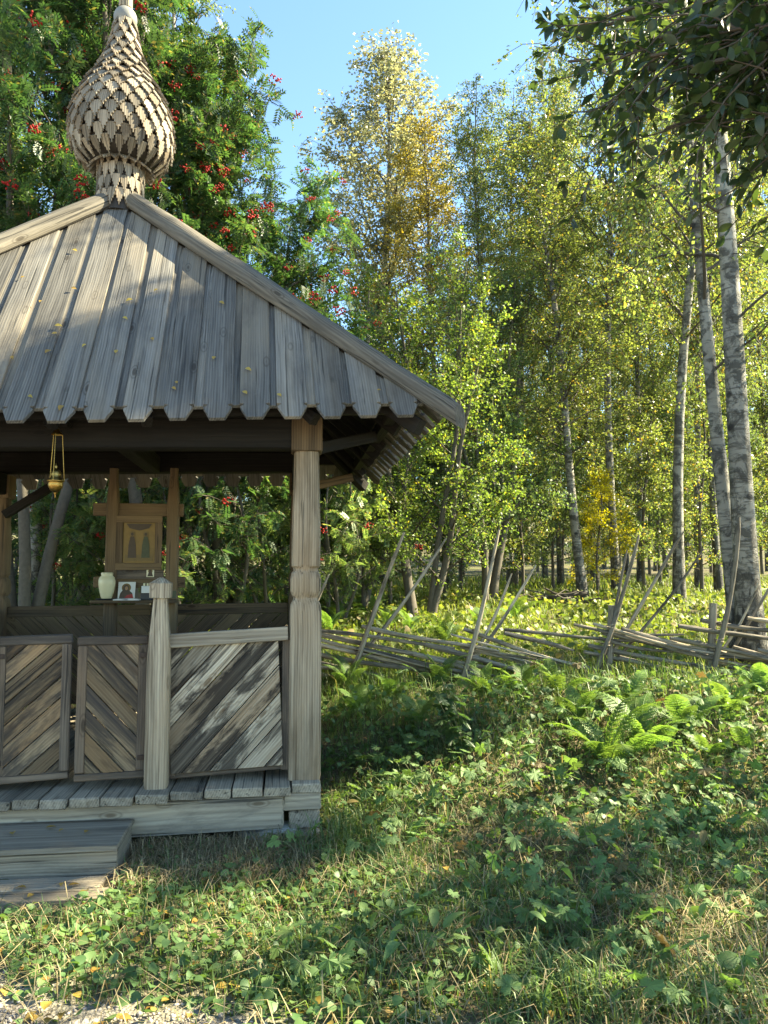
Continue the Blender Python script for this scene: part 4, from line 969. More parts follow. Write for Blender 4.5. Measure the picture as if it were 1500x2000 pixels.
tree_px('rowan_tree', ROW[1], 440, 11.0, (.85, .85, .80), 'lower rowan with drooping berry clusters behind the right roof slope', 'rowan', M['bark'], M['l_rowan'])
tree_px('alder_tree', ALD[0], 820, 12.2, (1.0, 1.0, H_for(820, 470, 12.2, 6.6)), 'lime green many stemmed alder clump behind the leftmost fence stakes', 'alder', M['bark'], M['l_lime'])
tree_px('alder_tree', ALD[1], 690, 13.5, (1.0, 1.0, H_for(700, 540, 13.5, 6.6)), 'yellowish green alder beside the tip of the roof corner', 'alder', M['bark'], M['l_lime'])
tree_px('alder_tree', ALD[0], 950, 14.5, (1.0, 1.0, H_for(930, 480, 14.5, 6.6)), 'leafy alder at the right of the lime green clump', 'alder', M['bark'], M['l_dark'], rz=2.0)
tree_px('yellow_bush', SAP[0], 1166, 15.6, (.75, .75, .62), 'bright yellow bush glowing between the birch trunks', 'bush', M['bark'], M['l_yellow'])
# crowds
rr = random.Random(5)
G = 'slender birches in the forest behind the fence'; GL = 'slender birch among the crowded trunks of the forest behind the clearing'
LST = []
for px, Y, s in ((1095, 20, .8), (1160, 24, .9), (1250, 22, .95), (1300, 26, .9), (1365, 19, .9), (1405, 17, .95), (1470, 21, 1), (1065, 27, 1), (1225, 30, 1), (1340, 32, 1.05), (1440, 28, 1), (1600, 23, 1.05), (1510, 25, 1),
                 (905, 27, .62), (1000, 33, .85), (1120, 34, 1), (1280, 36, 1), (1400, 38, 1.1), (1180, 40, 1.1), (1060, 42, 1), (1500, 36, 1.1), (1580, 30, 1.1), (850, 36, .6), (930, 44, .7), (700, 30, .5), (1330, 46, 1.2), (1240, 50, 1.2), (1450, 48, 1.2)):
    LST.append(tree_px('birch_tree', BI[rr.randrange(4)], px, Y, (s * .9, s * .9, s * rr.uniform(.92, 1.08)), GL, 'birch', bb if rr.random() < .7 else bg_, lb, G, lean=(0, R(rr.uniform(-3, 1.5)))))
number_labels(LST, 'slender forest birch behind the fence, %s of the %s', ('nearest ones', 'nearer middle ones', 'farther middle ones', 'farthest ones'))
G2 = 'birches behind the chapel'; GL2 = 'birch in the wood seen through and behind the chapel'
LST = []
for px, Y, s in ((170, 15, .7), (-80, 15, 1), (240, 20, .8), (420, 21, .5), (100, 22, .9), (530, 24, .42), (-220, 18, 1.1), (0, 27, 1), (620, 34, .5), (300, 30, .8)):
    LST.append(tree_px('birch_tree', BI[rr.randrange(4)], px, Y, (s * .9, s * .9, s), GL2, 'birch', bb, lb, G2))
number_labels(LST, 'birch seen through or over the chapel, %s of the %s', ('nearer ones there', 'farther ones there'))
G3 = 'young leafy trees under the birches'; GL3 = 'young leafy tree in the undergrowth below the birches'
LST = []
for px, Y, s, k in ((1020, 16, 1.0, 0), (1080, 19, 1.1, 1), (1170, 19.5, 1.0, 0), (1260, 18, 1.2, 0), (1290, 21, 1.2, 1), (1370, 16, 1.1, 0), (1430, 19, 1.3, 1), (1560, 13, .9, 0), (1100, 24, 1.3, 0), (1210, 26, 1.4, 1), (1330, 25, 1.4, 0),
                    (1010, 22, 1.2, 1), (900, 18, 1.0, 1), (1420, 26, 1.5, 0), (1520, 22, 1.4, 0), (980, 28, 1.5, 0), (1150, 31, 1.6, 1), (1270, 31, 1.6, 0), (1390, 33, 1.7, 1), (1050, 35, 1.7, 0), (1490, 31, 1.7, 1), (1220, 38, 1.9, 0), (1340, 41, 2, 0), (1100, 44, 2, 1), (1450, 42, 2, 0), (950, 38, 1.8, 0), (1000, 48, 2.2, 1), (1280, 52, 2.3, 0)):
    LST.append(tree_px('young_tree', SAP[rr.randrange(3)], px, Y, s, GL3, 'tree', M['bark'], M['l_birch'] if k == 0 else M['l_dark'], G3))
number_labels(LST, 'young leafy tree under the birches, %s of the %s', ('nearest row', 'second row', 'third row', 'farthest row'))
G4 = 'shrubs between chapel and alders'; GL4 = 'dense dark shrub between the chapel post and the alder stems'
LST = []
for px, Y, s in ((640, 12.3, .95), (710, 12.8, 1.0), (760, 14, 1.1), (590, 13, 1.0), (870, 15, 1.0), (680, 16, 1.4), (800, 18, 1.4), (610, 18, 1.4), (740, 22, 1.8), (560, 15, 1.2), (900, 22, 1.6), (650, 26, 2.0), (820, 28, 2.0)):
    LST.append(tree_px('shrub', SAP[rr.randrange(3)], px, Y, s, GL4, 'shrub', M['bark'], M['l_dark'], G4))
number_labels(LST, 'dense dark shrub near the alder stems, %s of the %s', ('nearer shrubs', 'farther shrubs'))
G5 = 'rowan saplings behind the chapel'; GL5 = 'rowan sapling with feathery leaves behind the chapel railing'
LST = []
for px, Y, s in ((90, 10.6, .8), (180, 10.2, .75), (270, 10.8, .9), (390, 10.3, .75), (450, 10.9, .95), (530, 11.4, .9), (30, 11.6, 1), (130, 12.5, 1.1), (340, 12.4, 1.1), (500, 13.2, 1.1), (230, 13, 1.2), (420, 14, 1.3), (60, 15, 1.5), (300, 15.5, 1.5), (180, 17, 1.7), (540, 17, 1.6), (660, 11.6, .8)):
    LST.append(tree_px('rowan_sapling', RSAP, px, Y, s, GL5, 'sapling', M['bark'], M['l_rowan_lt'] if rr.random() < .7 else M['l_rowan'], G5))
number_labels(LST, 'feathery leaved rowan sapling behind the chapel, %s of the %s', ('nearer saplings', 'farther saplings'))
# trees added out of view on the right to shade roof and foreground
G6 = 'added birches out of view on the right'
for x, y, s in ((12.5, 10.5, .8),):
    put_tree('birch_tree', BI[rr.randrange(4)], (x, y, ghf(x, y) - .05), rr.random() * 6, s, 'birch added out of view on the right for its shade', 'birch', bb, lb, G6)
HIGH = make_tree(95, 12.4, .12, .62, 2.1, 44, 24, 30, .10, .15, (.4, .9), -.3, profile=lambda x: (1 - x) ** .35 * .8 + .25)  # added birch, crown shaped high to shade the roof above the foreground
for x, y, k in ((8.0, 6.3, .86), (8.3, 7.7, .78)):
    put_tree('birch_tree', HIGH, (x, y, ghf(x, y) - .05), rr.random() * 6, k, 'high crowned birch added out of view to shade the roof', 'birch', bb, lb, 'added high crowned birches shading the roof')
for x, y, s in ((6.8, 5.7, 1.25), (6.0, 4.4, 1.26)):  # added to break up the sun on the foreground
    put_tree('young_tree', SAP[rr.randrange(3)], (x, y, ghf(x, y) - .05), rr.random() * 6, s, 'young tree added out of view to dapple the foreground', 'tree', M['bark'], M['l_dark'], 'added young trees dappling the foreground')
for i in range(34):
    px = -150 + i * 56 + rr.uniform(-20, 20); Y = rr.uniform(52, 78)
    tree_px('distant_tree', SAP[rr.randrange(3)], px, Y, rr.uniform(2.6, 3.6), 'distant leafy tree closing the view deep in the forest', 'tree', M['bark'], M['l_lime'] if i % 3 else M['l_birch'], 'distant trees deep in the forest')

for i in range(22):
    px = -60 - i * 48; Y = rr.uniform(9.5, 17)
    if i % 3 == 0: tree_px('birch_tree', BI[rr.randrange(4)], px, Y + 3, .9, 'birch standing outside the picture to the left', 'birch', bb, lb, 'birches left of the picture')
    tree_px('young_tree', SAP[rr.randrange(3)], px, Y, rr.uniform(.9, 1.4), 'young tree standing outside the picture to the left', 'tree', M['bark'], M['l_birch'] if i % 2 else M['l_dark'], 'young trees left of the picture')
# ------------------------------------------------------------------ sallow overhanging from the right, close to the camera
def sallow():
    rng = np.random.default_rng(91); TR = Acc(); LF = Acc(); BR = Acc()
    root = empty('sallow_tree', (4.0, 2.6, ghf(4.0, 2.6))); tag(root, 'dark leaved sallow whose branches hang in from the upper right', 'sallow')
    o = np.array(root.location)
    tp = np.array([[0, 0, -.2], [.05, 0, .8], [.0, .1, 1.8], [-.15, .15, 2.8], [-.2, .3, 4.0], [-.1, .4, 5.4], [0, .5, 6.8]])
    V, F = tube_arr(tp, [.17, .14, .125, .11, .085, .05, .015], 14); TR.add(V, F)
    tips = []
    def limb(p, tgt, r, sub):
        p = np.array(p); tgt = np.array(tgt); k = 12; t = np.linspace(0, 1, k)[:, None]
        L = np.linalg.norm(tgt - p)
        pts = p + (tgt - p) * t + np.array([0, 0, .12 * L]) * np.sin(math.pi * t) * .8 + rng.normal(0, .02 * L, (k, 3)) * np.sin(math.pi * t)
        V, F = tube_arr(pts, r * np.linspace(1, .22, k), 7); BR.add(V, F)
        for j in range(sub):
            q, d = sample_poly(pts, np.array([rng.uniform(.3, 1)])); q = q[0]; d = d[0]
            dd = unit(d * .9 + rnd_unit(1, rng)[0] * .9 + np.array([0, 0, -.1])); l = rng.uniform(.35, .9) * min(1, L / 2.5); w = [q]
            for z in range(5):
                dd = unit(dd + np.array([0, 0, -.06]) + rng.normal(0, .14, 3)); w.append(w[-1] + dd * l / 5)
            w = np.array(w); V, F = tube_arr(w, .007 * np.linspace(1, .35, 6), 4); BR.add(V, F); tips.append(w)
    # branches that reach into the picture
    def pt(px, py, Y): return np.array(atY(px, py, Y)) - o
    for (px, py, Y, sub, st) in ((1300, 250, 4.0, 16, 4), (1420, 60, 3.3, 26, 4), (1350, 130, 3.4, 26, 4), (1270, 110, 3.6, 24, 4), (1470, 160, 3.9, 24, 4), (1210, 20, 3.9, 22, 4), (1450, -20, 3.3, 26, 4), (1500, 300, 3.6, 14, 3), (1110, 120, 4.3, 13, 4), (1075, 60, 4.6, 9, 4), (1240, 170, 3.9, 22, 4), (1330, 60, 3.7, 26, 4), (1260, -60, 4.0, 24, 4), (1430, 130, 3.5, 24, 4), (1490, 230, 3.4, 16, 3), (1400, -120, 3.8, 24, 4), (1200, 90, 4.6, 18, 4), (1480, 40, 4.4, 22, 4), (1150, -80, 4.2, 14, 4), (1180, 210, 4.4, 7, 4), (1350, 190, 4.4, 12, 4)):
        limb(tp[st] * .5 + tp[st - 1] * .5, pt(px, py, Y), .035, sub)
    for i in range(34):
        a = i * 2.4; h = rng.uniform(3.0, 7.2); rad = rng.uniform(1.0, 2.7) * (1.15 - abs(h - 4.8) / 5); t = (h - .8 - rad * .35) / 7.0
        q, _ = sample_poly(tp, np.array([min(max(t, .3), .95)]))
        tgt = np.array([math.cos(a) * rad, math.sin(a) * rad * 1.15 + .3, h])
        wp = tgt + o
        if wp[1] < 1.2 and wp[0] < 2.2: continue
        if wp[0] < .5 * wp[1] + .2 and wp[1] > 1 and wp[2] < 6: tgt[0] = .5 * wp[1] + .5 - o[0]
        limb(q[0], tgt, .03, 14)
    tw = np.stack(tips); nlf = 17; n = len(tw) * nlf; ti = np.repeat(np.arange(len(tw)), nlf); t = rng.uniform(.3, 4.99, n); a = t.astype(int); f = (t - a)[:, None]
    P = tw[ti, a] * (1 - f) + tw[ti, a + 1] * f; T = unit(tw[ti, a + 1] - tw[ti, a])
    D = unit(T * .9 + rnd_unit(n, rng) * .9); N = unit(rnd_unit(n, rng) * .7 + np.array([0, 0, .8])); S = unit(np.cross(D, N)); N = np.cross(S, D)
    L = rng.uniform(.05, .095, n); Wd = L * rng.uniform(.42, .56, n); fold = rng.uniform(.05, .3, n); bend = rng.uniform(-.15, .6, n)
    prof = [(0, 0.02), (.14, .5), (.38, .98), (.62, .95), (.85, .5), (1.0, .02)]
    rows = []
    for u, w in prof:
        c = P + D * (L * (u + .12))[:, None] - N * (L * bend * u * u)[:, None]
        e = (Wd * w * .5)[:, None]; lift = N * (Wd * w * .5 * fold)[:, None]
        rows += [c - S * e + lift, c, c + S * e + lift]
    V = np.stack(rows, 1).reshape(-1, 3); m = len(prof) * 3
    q = []
    for i in range(len(prof) - 1):
        for j in range(2): b = i * 3 + j; q.append((b, b + 1, b + 4, b + 3))
    F = (np.arange(n)[:, None, None] * m + np.array(q)[None]).reshape(-1, 4)
    LF.add(V, F)
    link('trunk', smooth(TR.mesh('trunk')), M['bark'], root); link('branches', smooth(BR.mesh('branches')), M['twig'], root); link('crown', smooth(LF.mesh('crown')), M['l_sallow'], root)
sallow()

# ------------------------------------------------------------------ ground cover
def inside_chapel(x, y, m=0.0):
    u = (x - P0.x) * UD.x + (y - P0.y) * UD.y; v = (x - P0.x) * VD.x + (y - P0.y) * VD.y
    deckm = (u < .12 + m) & (v > -.24 - m) & (v < 2.95)
    stepm = (u < -.97 + m) & (v > -1.0 - m) & (v < 0)
    return deckm | stepm
def vnoise(x, y, f, ph=0.0):
    return (np.sin(x * f + ph) * np.sin(y * f * 1.13 + ph * 1.7) + .5 * np.sin(x * f * 2.3 + y * f * .9 + ph * 2) + .35 * np.sin(y * f * 3.1 - x * f * 1.9 + ph)) / 1.85
def gravel_amt(x, y):                    # 1 on the gravel path, 0 in the greenery
    return 1 - sst(2.6, 2.9, y + .34 * x + .28 * vnoise(x, y, 2.6, 1.0))
def scatter(n, y0, y1, rng, wide=1.12, pad=.3, pw=1.0):
    y = y0 + (y1 - y0) * rng.random(n) ** pw; x = (rng.random(n) * 2 - 1) * (y * .5 * wide + pad)
    return x, y
def blades(name, x, y, h, w, lean, mat, rng, seg_bend=.6, label=None, cat=None):
    n = len(x); z = gh(x, y); a = rng.random(n) * 6.283; d = np.stack([np.cos(a), np.sin(a), 0 * a], 1); s = np.stack([-np.sin(a), np.cos(a), 0 * a], 1)
    P = np.stack([x, y, z - .005], 1); up = np.array([0, 0, 1.0])
    l = (lean * h)[:, None]; H = h[:, None]; w = w[:, None]
    c0 = P; c1 = P + up * H * .55 * np.sqrt(np.clip(1 - (lean[:, None] * .5) ** 2, .1, 1)) + d * l * .3; c2 = P + up * H * np.clip(1 - lean[:, None] * seg_bend, .05, 1) + d * l
    V = np.stack([c0 - s * w * .5, c0 + s * w * .5, c1 - s * w * .42, c1 + s * w * .42, c2 - s * w * .06, c2 + s * w * .06], 1).reshape(-1, 3)
    i = np.arange(n)[:, None] * 6
    F = np.concatenate([i + np.array([[0, 1, 3, 2]]), i + np.array([[2, 3, 5, 4]])])
    o = link(name, mesh_np(name, V, F), mat); tag(o, label, cat, kind='stuff'); return o
rng = np.random.default_rng(101)
# green grass near
x, y = scatter(70000, 2.5, 7.9, rng, pw=.9)
dens = .42 + .45 * vnoise(x, y, 1.9, .3) + .4 * (x < .2)
dens = np.where(gravel_amt(x, y) > .5, .10 * (vnoise(x, y, 4.0, 2.0) > .1), dens)
k = (rng.random(len(x)) < dens) & ~inside_chapel(x, y, .02)
x, y = x[k], y[k]; n = len(x)
hh = (.05 + .10 * rng.random(n) ** 2) * (1 + .6 * np.clip(vnoise(x, y, 1.1, 4), 0, 1)) * (1 + .9 * sst(5.5, 7.5, y)) * np.where(gravel_amt(x, y) > .3, .55, 1)
blades('grass', x, y, hh, rng.uniform(.003, .0065, n), rng.uniform(.15, 1.0, n), M['grass'], rng, label='green grass growing among the herbs in the foreground', cat='grass')
# tall grass tufts by the corner of the chapel and at the bottom
xs, ys, hs = [], [], []
for (tx, ty, nn, rd, hm) in ((baseX(660, 4.9), 4.75, 500, .22, .22), (-.05, 4.4, 420, .25, .18), (.62, 3.05, 420, .16, .2), (-.45, 3.45, 300, .13, .13), (1.2, 3.0, 300, .2, .2), (.05, 5.2, 300, .25, .24), (.3, 3.9, 250, .2, .16), (.8, 6.4, 350, .5, .3), (1.8, 6.8, 350, .5, .3), (.3, 7.0, 400, .5, .35), (2.6, 7.3, 350, .5, .35)):
    xs.append(tx + rng.normal(0, rd, nn)); ys.append(ty + rng.normal(0, rd * .8, nn)); hs.append(hm * rng.uniform(.5, 1.2, nn))
x, y, h = map(np.concatenate, (xs, ys, hs)); k = ~inside_chapel(x, y, .02)
x, y, h = x[k], y[k], h[k]
blades('tall_grass', x, y, h, rng.uniform(.004, .008, len(x)), rng.uniform(.3, 1.1, len(x)), M['grass'], rng, label='long arching grass tufts beside the chapel corner and in the herbs', cat='grass')
# dry straw grass beside the step and sill
u = rng.uniform(-.98, .05, 4200); v = -.22 - .62 * rng.random(4200) ** 1.6
x = P0.x + UD.x * u + VD.x * v; y = P0.y + UD.y * u + VD.y * v; k = ~inside_chapel(x, y, .0)
x, y = x[k], y[k]; n = len(x)
blades('dry_grass', x, y, rng.uniform(.07, .2, n), rng.uniform(.0022, .0045, n), rng.uniform(.5, 1.5, n), M['straw'], rng, .75, label='matted dry straw coloured grass beside the wooden step', cat='dry grass')
# straw litter lying in the herbs
x, y = scatter(26000, 2.6, 7.5, rng); k = (~inside_chapel(x, y)) & (rng.random(len(x)) < (.5 + .5 * vnoise(x, y, 1.6, 5)) * np.where(x < .1, .35, 1)); x, y = x[k], y[k]; n = len(x)
blades('dead_stalks', x, y, rng.uniform(.06, .3, n), rng.uniform(.002, .0055, n), rng.uniform(.7, 1.7, n), M['straw'], rng, .85, label='dead straw and stalks lying flat between the herbs', cat='straw')
# clearing behind the fence
x, y = scatter(60000, 7.9, 26, rng, 1.1, .5, 1.5); k = rng.random(len(x)) < .75 + .4 * vnoise(x, y, .9, 3); x, y = x[k], y[k]; n = len(x)
blades('clearing_grass', x, y, rng.uniform(.08, .26, n) * (1 + .02 * (y - 8)), rng.uniform(.007, .014, n) * (1 + .06 * (y - 8)), rng.uniform(.2, 1.0, n), M['grass_sun'], rng, label='sunlit yellow green grass of the clearing behind the fence', cat='grass')
# low round-leaved herbs
def discs(name, x, y, zo, r, mat, rng, label, cat, tilt=.5):
    n = len(x); P = np.stack([x, y, gh(x, y) + zo], 1); N = unit(rng.normal(0, tilt, (n, 3)) * np.array([1, 1, 0]) + np.array([0, 0, 1.0])); D = unit(np.cross(N, rnd_unit(n, rng))); S = np.cross(N, D)
    prof = [(0, .0), (.12, .42), (.4, .5), (.7, .36), (1.0, .02)]; rows = []
    for u, w in prof:
        c = P + D * (r * u)[:, None] - N * (r * .22 * u * u)[:, None]; e = (r * w)[:, None]
        rows += [c - S * e + N * e * .22, c, c + S * e + N * e * .22]
    V = np.stack(rows, 1).reshape(-1, 3); q = []
    for i in range(4):
        for j in range(2): b = i * 3 + j; q.append((b, b + 1, b + 4, b + 3))
    F = (np.arange(n)[:, None, None] * 15 + np.array(q)[None]).reshape(-1, 4)
    o = link(name, smooth(mesh_np(name, V, F)), mat); tag(o, label, cat, kind='stuff'); return o
x, y = scatter(22000, 2.5, 7.6, rng, pw=.9)
pr = .28 + .35 * vnoise(x, y, 2.2, 7) + .8 * ((x < .1) & (y < 4.3)); pr = np.where(gravel_amt(x, y) > .6, .16, pr)
k = (rng.random(len(x)) < pr) & ~inside_chapel(x, y, .0); x, y = x[k], y[k]; n = len(x)
discs('low_herbs', x, y, rng.uniform(.01, .07, n) * np.where(gravel_amt(x, y) > .4, .5, 1), rng.uniform(.018, .05, n), M['l_herb'], rng, 'small round leaved herbs carpeting the ground before the step', 'herbs', .45)
x, y = scatter(6000, 5.0, 8.6, rng); k = ~inside_chapel(x, y, .05); x, y = x[k], y[k]; n = len(x)
discs('tall_weeds', x, y, rng.random(n) ** .8 * (.14 + .26 * sst(5.5, 7.0, y) - .36 * sst(6.7, 7.4, y)), rng.uniform(.02, .055, n), M['l_herb'], rng, 'tangled leafy weeds growing up in front of the fence', 'weeds', .9)
x, y = scatter(9000, 8.2, 16, rng, 1.1, .5); n = len(x)
discs('clearing_herbs', x, y, rng.random(n) * .22, rng.uniform(.04, .10, n), M['grass_sun'], rng, 'bright leafy herbs between the birch trunks in the clearing', 'herbs', .8)
# fallen leaves: litter
x, y = scatter(1500, 2.5, 6.5, rng); k = ~inside_chapel(x, y, .0); x, y = x[k], y[k]; n = len(x)
discs('leaf_litter', x, y, rng.uniform(.006, .03, n), rng.uniform(.02, .05, n), M['litter'], rng, 'small yellow and brown fallen leaves scattered on the ground', 'leaf litter', .35)
# gravel stones
bm = bmesh.new(); bmesh.ops.create_icosphere(bm, subdivisions=1, radius=1); bm.verts.ensure_lookup_table()
SVv = np.array([v.co[:] for v in bm.verts]); SFf = np.array([[q.index for q in f.verts] for f in bm.faces]); bm.free()
x, y = scatter(12000, 2.5, 3.9, rng, 1.15, .3); k = (rng.random(len(x)) < gravel_amt(x, y) * 1.1 - .1) & ~inside_chapel(x, y, 0); x, y = x[k], y[k]; n = len(x)
rad = .004 + .008 * rng.random(n) ** 2.5; sc = rng.uniform(.6, 1.3, (n, 1, 3)) * np.array([1, 1, .7])
V = np.stack([x, y, gh(x, y) + rad * .2], 1)[:, None, :] + (SVv[None] * (1 + rng.normal(0, .18, (n, 12, 1)))) * rad[:, None, None] * sc
gm = NT('gravel_stone'); isl = gm.n('NewGeometry').outputs['Random Per Island']
gmat = gm.finish(gm.n('BsdfPrincipled', ins={'Base Color': gm.mix(isl, (0.17, 0.145, 0.125), (0.38, 0.33, 0.285)), 'Roughness': .9}).outputs[0])
o = link('gravel', mesh_np('gravel', V.reshape(-1, 3), (np.arange(n)[:, None, None] * 12 + SFf[None]).reshape(-1, 3)), gmat); tag(o, 'pinkish grey gravel of the path at the bottom edge', 'gravel', kind='stuff')

# ------------------------------------------------------------------ lobed herbs, ferns (each plant its own thing, each leaf or frond a part)
def lobed_leaf(seed, lobes=5):
    r_ = random.Random(seed); out = [(0.0, 0.0, 0.0)]; tot = R(300); n = lobes * 8
    for i in range(n + 1):
        f = i / n; a = -tot / 2 + tot * f
        ph = (f * lobes) % 1.0; l = abs(math.sin(math.pi * ph)) ** .8
        size = .72 + .28 * math.cos(a * .75)
        tooth = .07 * (1 if i % 2 else -1) * (l > .3)
        rad = (0.46 + .54 * l ** .7) * size + tooth
        x, y = rad * math.cos(a), rad * math.sin(a)
        out.append((x, y, -.22 * rad * rad + .10 * math.cos(ph * 2 * math.pi) * rad * -1 + r_.uniform(-.02, .02)))
    me = bpy.data.meshes.new('leaf'); me.from_pydata(out, [], [(0, i, i + 1) for i in range(1, len(out) - 1)]); me.update(); return me
def ovate_leaf(seed):
    r_ = random.Random(seed); V = []; asp = r_.uniform(.28, .42); prof = [(0, .05), (.1, .6), (.25, .92), (.45, 1), (.65, .85), (.85, .45), (1, .03)]; tw = r_.uniform(-.3, .3)
    for u, w in prof:
        z = -.35 * u * u + r_.uniform(-.02, .02); e = w * asp
        V += [(u * 1.5, -e, z + e * (.35 + tw * u)), (u * 1.5, 0, z), (u * 1.5, e, z + e * (.35 - tw * u))]
    F = []
    for i in range(len(prof) - 1):
        for j in range(2): b = i * 3 + j; F.append((b, b + 1, b + 4, b + 3))
    me = bpy.data.meshes.new('leaf'); me.from_pydata(V, [], F); me.update(); return smooth(me)
LEAF = [lobed_leaf(i, (5, 7, 3, 5, 7, 3)[i]) for i in range(6)] + [ovate_leaf(i) for i in range(3)]
for me in LEAF: me.materials.append(M['l_geran'])
def stems_mesh(specs):
    ac = Acc()
    for p in specs: V, F = tube_arr(p, .0022, 3); ac.add(V, F)
    return ac.mesh('stems')
M['stem'] = plain('green_stem', (0.09, 0.10, 0.04), .6)
rp_ = random.Random(77)
def herb_plant(x, y, size, nleaf, label, group, old=.08, oval=False):
    z = ghf(x, y); root = empty('lobed_leaf_herb', (x, y, z)); tag(root, label, 'herb', group); st = []
    for i in range(nleaf):
        a = rp_.random() * 6.283; rad = size * rp_.uniform(.15, 1.0); h = size * rp_.uniform(.35, 1.0) * (1.1 - .35 * rad / size)
        tip = Vector((math.cos(a) * rad, math.sin(a) * rad, h)); t = np.linspace(0, 1, 5)
        st.append(np.stack([tip.x * t ** 1.3, tip.y * t ** 1.3, tip.z * (1 - (1 - t) ** 1.6)], 1))
        s = rp_.uniform(.036, .075) * (.75 + size * 1.1)
        me = LEAF[rp_.randrange(6) if not oval else rp_.randrange(6, 9)]; o = bpy.data.objects.new('leaf', me); COL.objects.link(o); o.parent = root
        q = Matrix.Translation(tip) @ Matrix.Rotation(a + rp_.gauss(0, .5), 4, 'Z') @ Matrix.Rotation(rp_.gauss(.2, .4), 4, 'Y') @ Matrix.Rotation(rp_.gauss(0, .4), 4, 'X') @ Matrix.Diagonal((s * rp_.uniform(.8, 1.15), s * rp_.uniform(.75, 1.15), s * rp_.uniform(.4, 1.8), 1))
        o.matrix_basis = q
        if rp_.random() < old: o.material_slots[0].link = 'OBJECT'; o.material_slots[0].material = M['l_geran_old']
    link('stems', stems_mesh(st), M['stem'], root)
    return root
GH = 'lobed leaf herbs carpeting the slope'
def herb_spots():
    out = []; tries = 0
    while len(out) < 270 and tries < 9000:
        tries += 1
        y = 2.9 + 4.6 * rp_.random() ** .85; x = rp_.uniform(-.6, y * .56 + .15)
        if x < -.55 + .0 * y: continue
        if bool(inside_chapel(np.float64(x), np.float64(y), .12)): continue
        if float(gravel_amt(x, y)) > .4: continue
        w = float(vnoise(x, y, 1.7, 2.2)) + .9 * (x > .0) + .5 * (x > .8)
        if rp_.random() > .25 + .6 * w: continue
        if any((x - a) ** 2 + (y - b) ** 2 < .018 for a, b in out): continue
        out.append((x, y))
    return out
for (x, y) in herb_spots():
    near = y < 4.2
    if rp_.random() < .28:
        herb_plant(x, y, rp_.uniform(.08, .2), rp_.randint(5, 9), 'herb with plain oval leaves among the lobed leaf herbs', 'oval leaf herbs on the slope', .05, True); continue
    lab = 'lobed leaf herb low on the shaded slope between path and fence' if not near else 'broad lobed leaf herb in the near right foreground'
    herb_plant(x, y, rp_.uniform(.10, .22) if near else rp_.uniform(.12, .30), rp_.randint(4, 10), lab, GH if not near else 'lobed leaf herbs near the camera')
for px, py, lab in ((1060, 1780, 'bright sunlit lobed leaf herb in the middle of the foreground'), (1120, 1850, 'yellowish lobed leaf herb catching the sun at the lower middle')):
    p = None
    r = ray(px, py); t = -EYE / r.z; p = CAMP + r * t
    herb_plant(p.x, p.y, .22, 12, lab, None, 0)
def frond_mesh(seed):
    r_ = np.random.default_rng(seed); ac = Acc(); k = 20; t = np.linspace(0, 1, k); L = 1.0
    sp = np.stack([t * .78, 0 * t, .75 * t - .55 * t ** 2.2], 1); V, F = tube_arr(sp, .008 * (1 - .8 * t), 4); ac.add(V, F)
    P, D, N, Ls, Ws = [], [], [], [], []
    for i in range(3, k):
        for sg in (-1, 1):
            T = unit(sp[i] - sp[i - 1]); U = np.array([-T[2], 0, T[0]]); Sd = np.array([0, sg, 0.0])
            pl = .175 * math.sin(math.pi * min(1, (t[i] * .86 + .12))) ** .9 * (1 - .35 * t[i]) + .015
            d = unit(Sd + T * .45 - U * .12 + r_.normal(0, .05, 3)); m = 8
            for q in range(m):
                u = (q + .3) / m; b = sp[i] + d * pl * u - U * .12 * pl * u * u
                for s2 in (-1, 1):
                    P.append(b); D.append(unit(np.cross(d, U) * s2 * 1 + d * .5)); N.append(U); Ls.append(pl * .26 * (1 - .75 * u) + .006); Ws.append(pl * .15 * (1 - .5 * u) + .004)
    V, F = leaf_quads(np.array(P), np.array(D), np.array(N), np.array(Ls), np.array(Ws)); ac.add(V, F)
    me = ac.mesh('frond'); me.materials.append(M['l_fern']); return me
FR = [frond_mesh(i) for i in range(3)]
def fern(x, y, size, n, label, group):
    root = empty('fern', (x, y, ghf(x, y))); tag(root, label, 'fern', group)
    for i in range(n):
        o = bpy.data.objects.new('frond', FR[i % 3]); COL.objects.link(o); o.parent = root; s = size * rp_.uniform(.75, 1.15)
        o.matrix_basis = Matrix.Rotation(i * 6.283 / n + rp_.gauss(0, .25), 4, 'Z') @ Matrix.Rotation(-rp_.uniform(.1, .75), 4, 'Y') @ Matrix.Rotation(rp_.gauss(0, .25), 4, 'X') @ Matrix.Diagonal((s, s, s, 1))
    return root
def gpx(px, py):                          # ground point under a pixel (marching the terrain)
    r = ray(px, py)
    for i in range(40, 4000):
        p = CAMP + r * (i * .01)
        if p.z <= ghf(p.x, p.y): return p
    return CAMP + r * 40
for px, py, s, n, lab in ((1190, 1500, .72, 10, 'large fern clump on the slope below the fence post'), (1260, 1475, .66, 9, 'fern clump just right of the largest fern'), (1340, 1440, .6, 8, 'pale fern with spreading fronds below the right fence post'), (870, 1262, .6, 7, 'yellow green fern in the clearing beside the alder stems'), (1130, 1420, .5, 7, 'fern left of the largest fern clump')):
    p = gpx(px, py); fern(p.x, p.y, s, n, lab, None)
LST = []
for px, py, s in ((700, 1400, .45), (760, 1370, .45), (820, 1420, .42), (950, 1370, .5), (1020, 1350, .5), (1090, 1365, .5), (1420, 1400, .5), (1480, 1370, .5), (680, 1350, .5), (860, 1340, .5), (1220, 1380, .45), (1380, 1480, .4), (1460, 1470, .42)):
    p = gpx(px, py); LST.append(fern(p.x, p.y, s, 7, 'fern', 'ferns along the fence'))
number_labels(LST, 'fern in front of the fence, %s of the %s', ('nearer ones', 'closest ones'))
LST = []
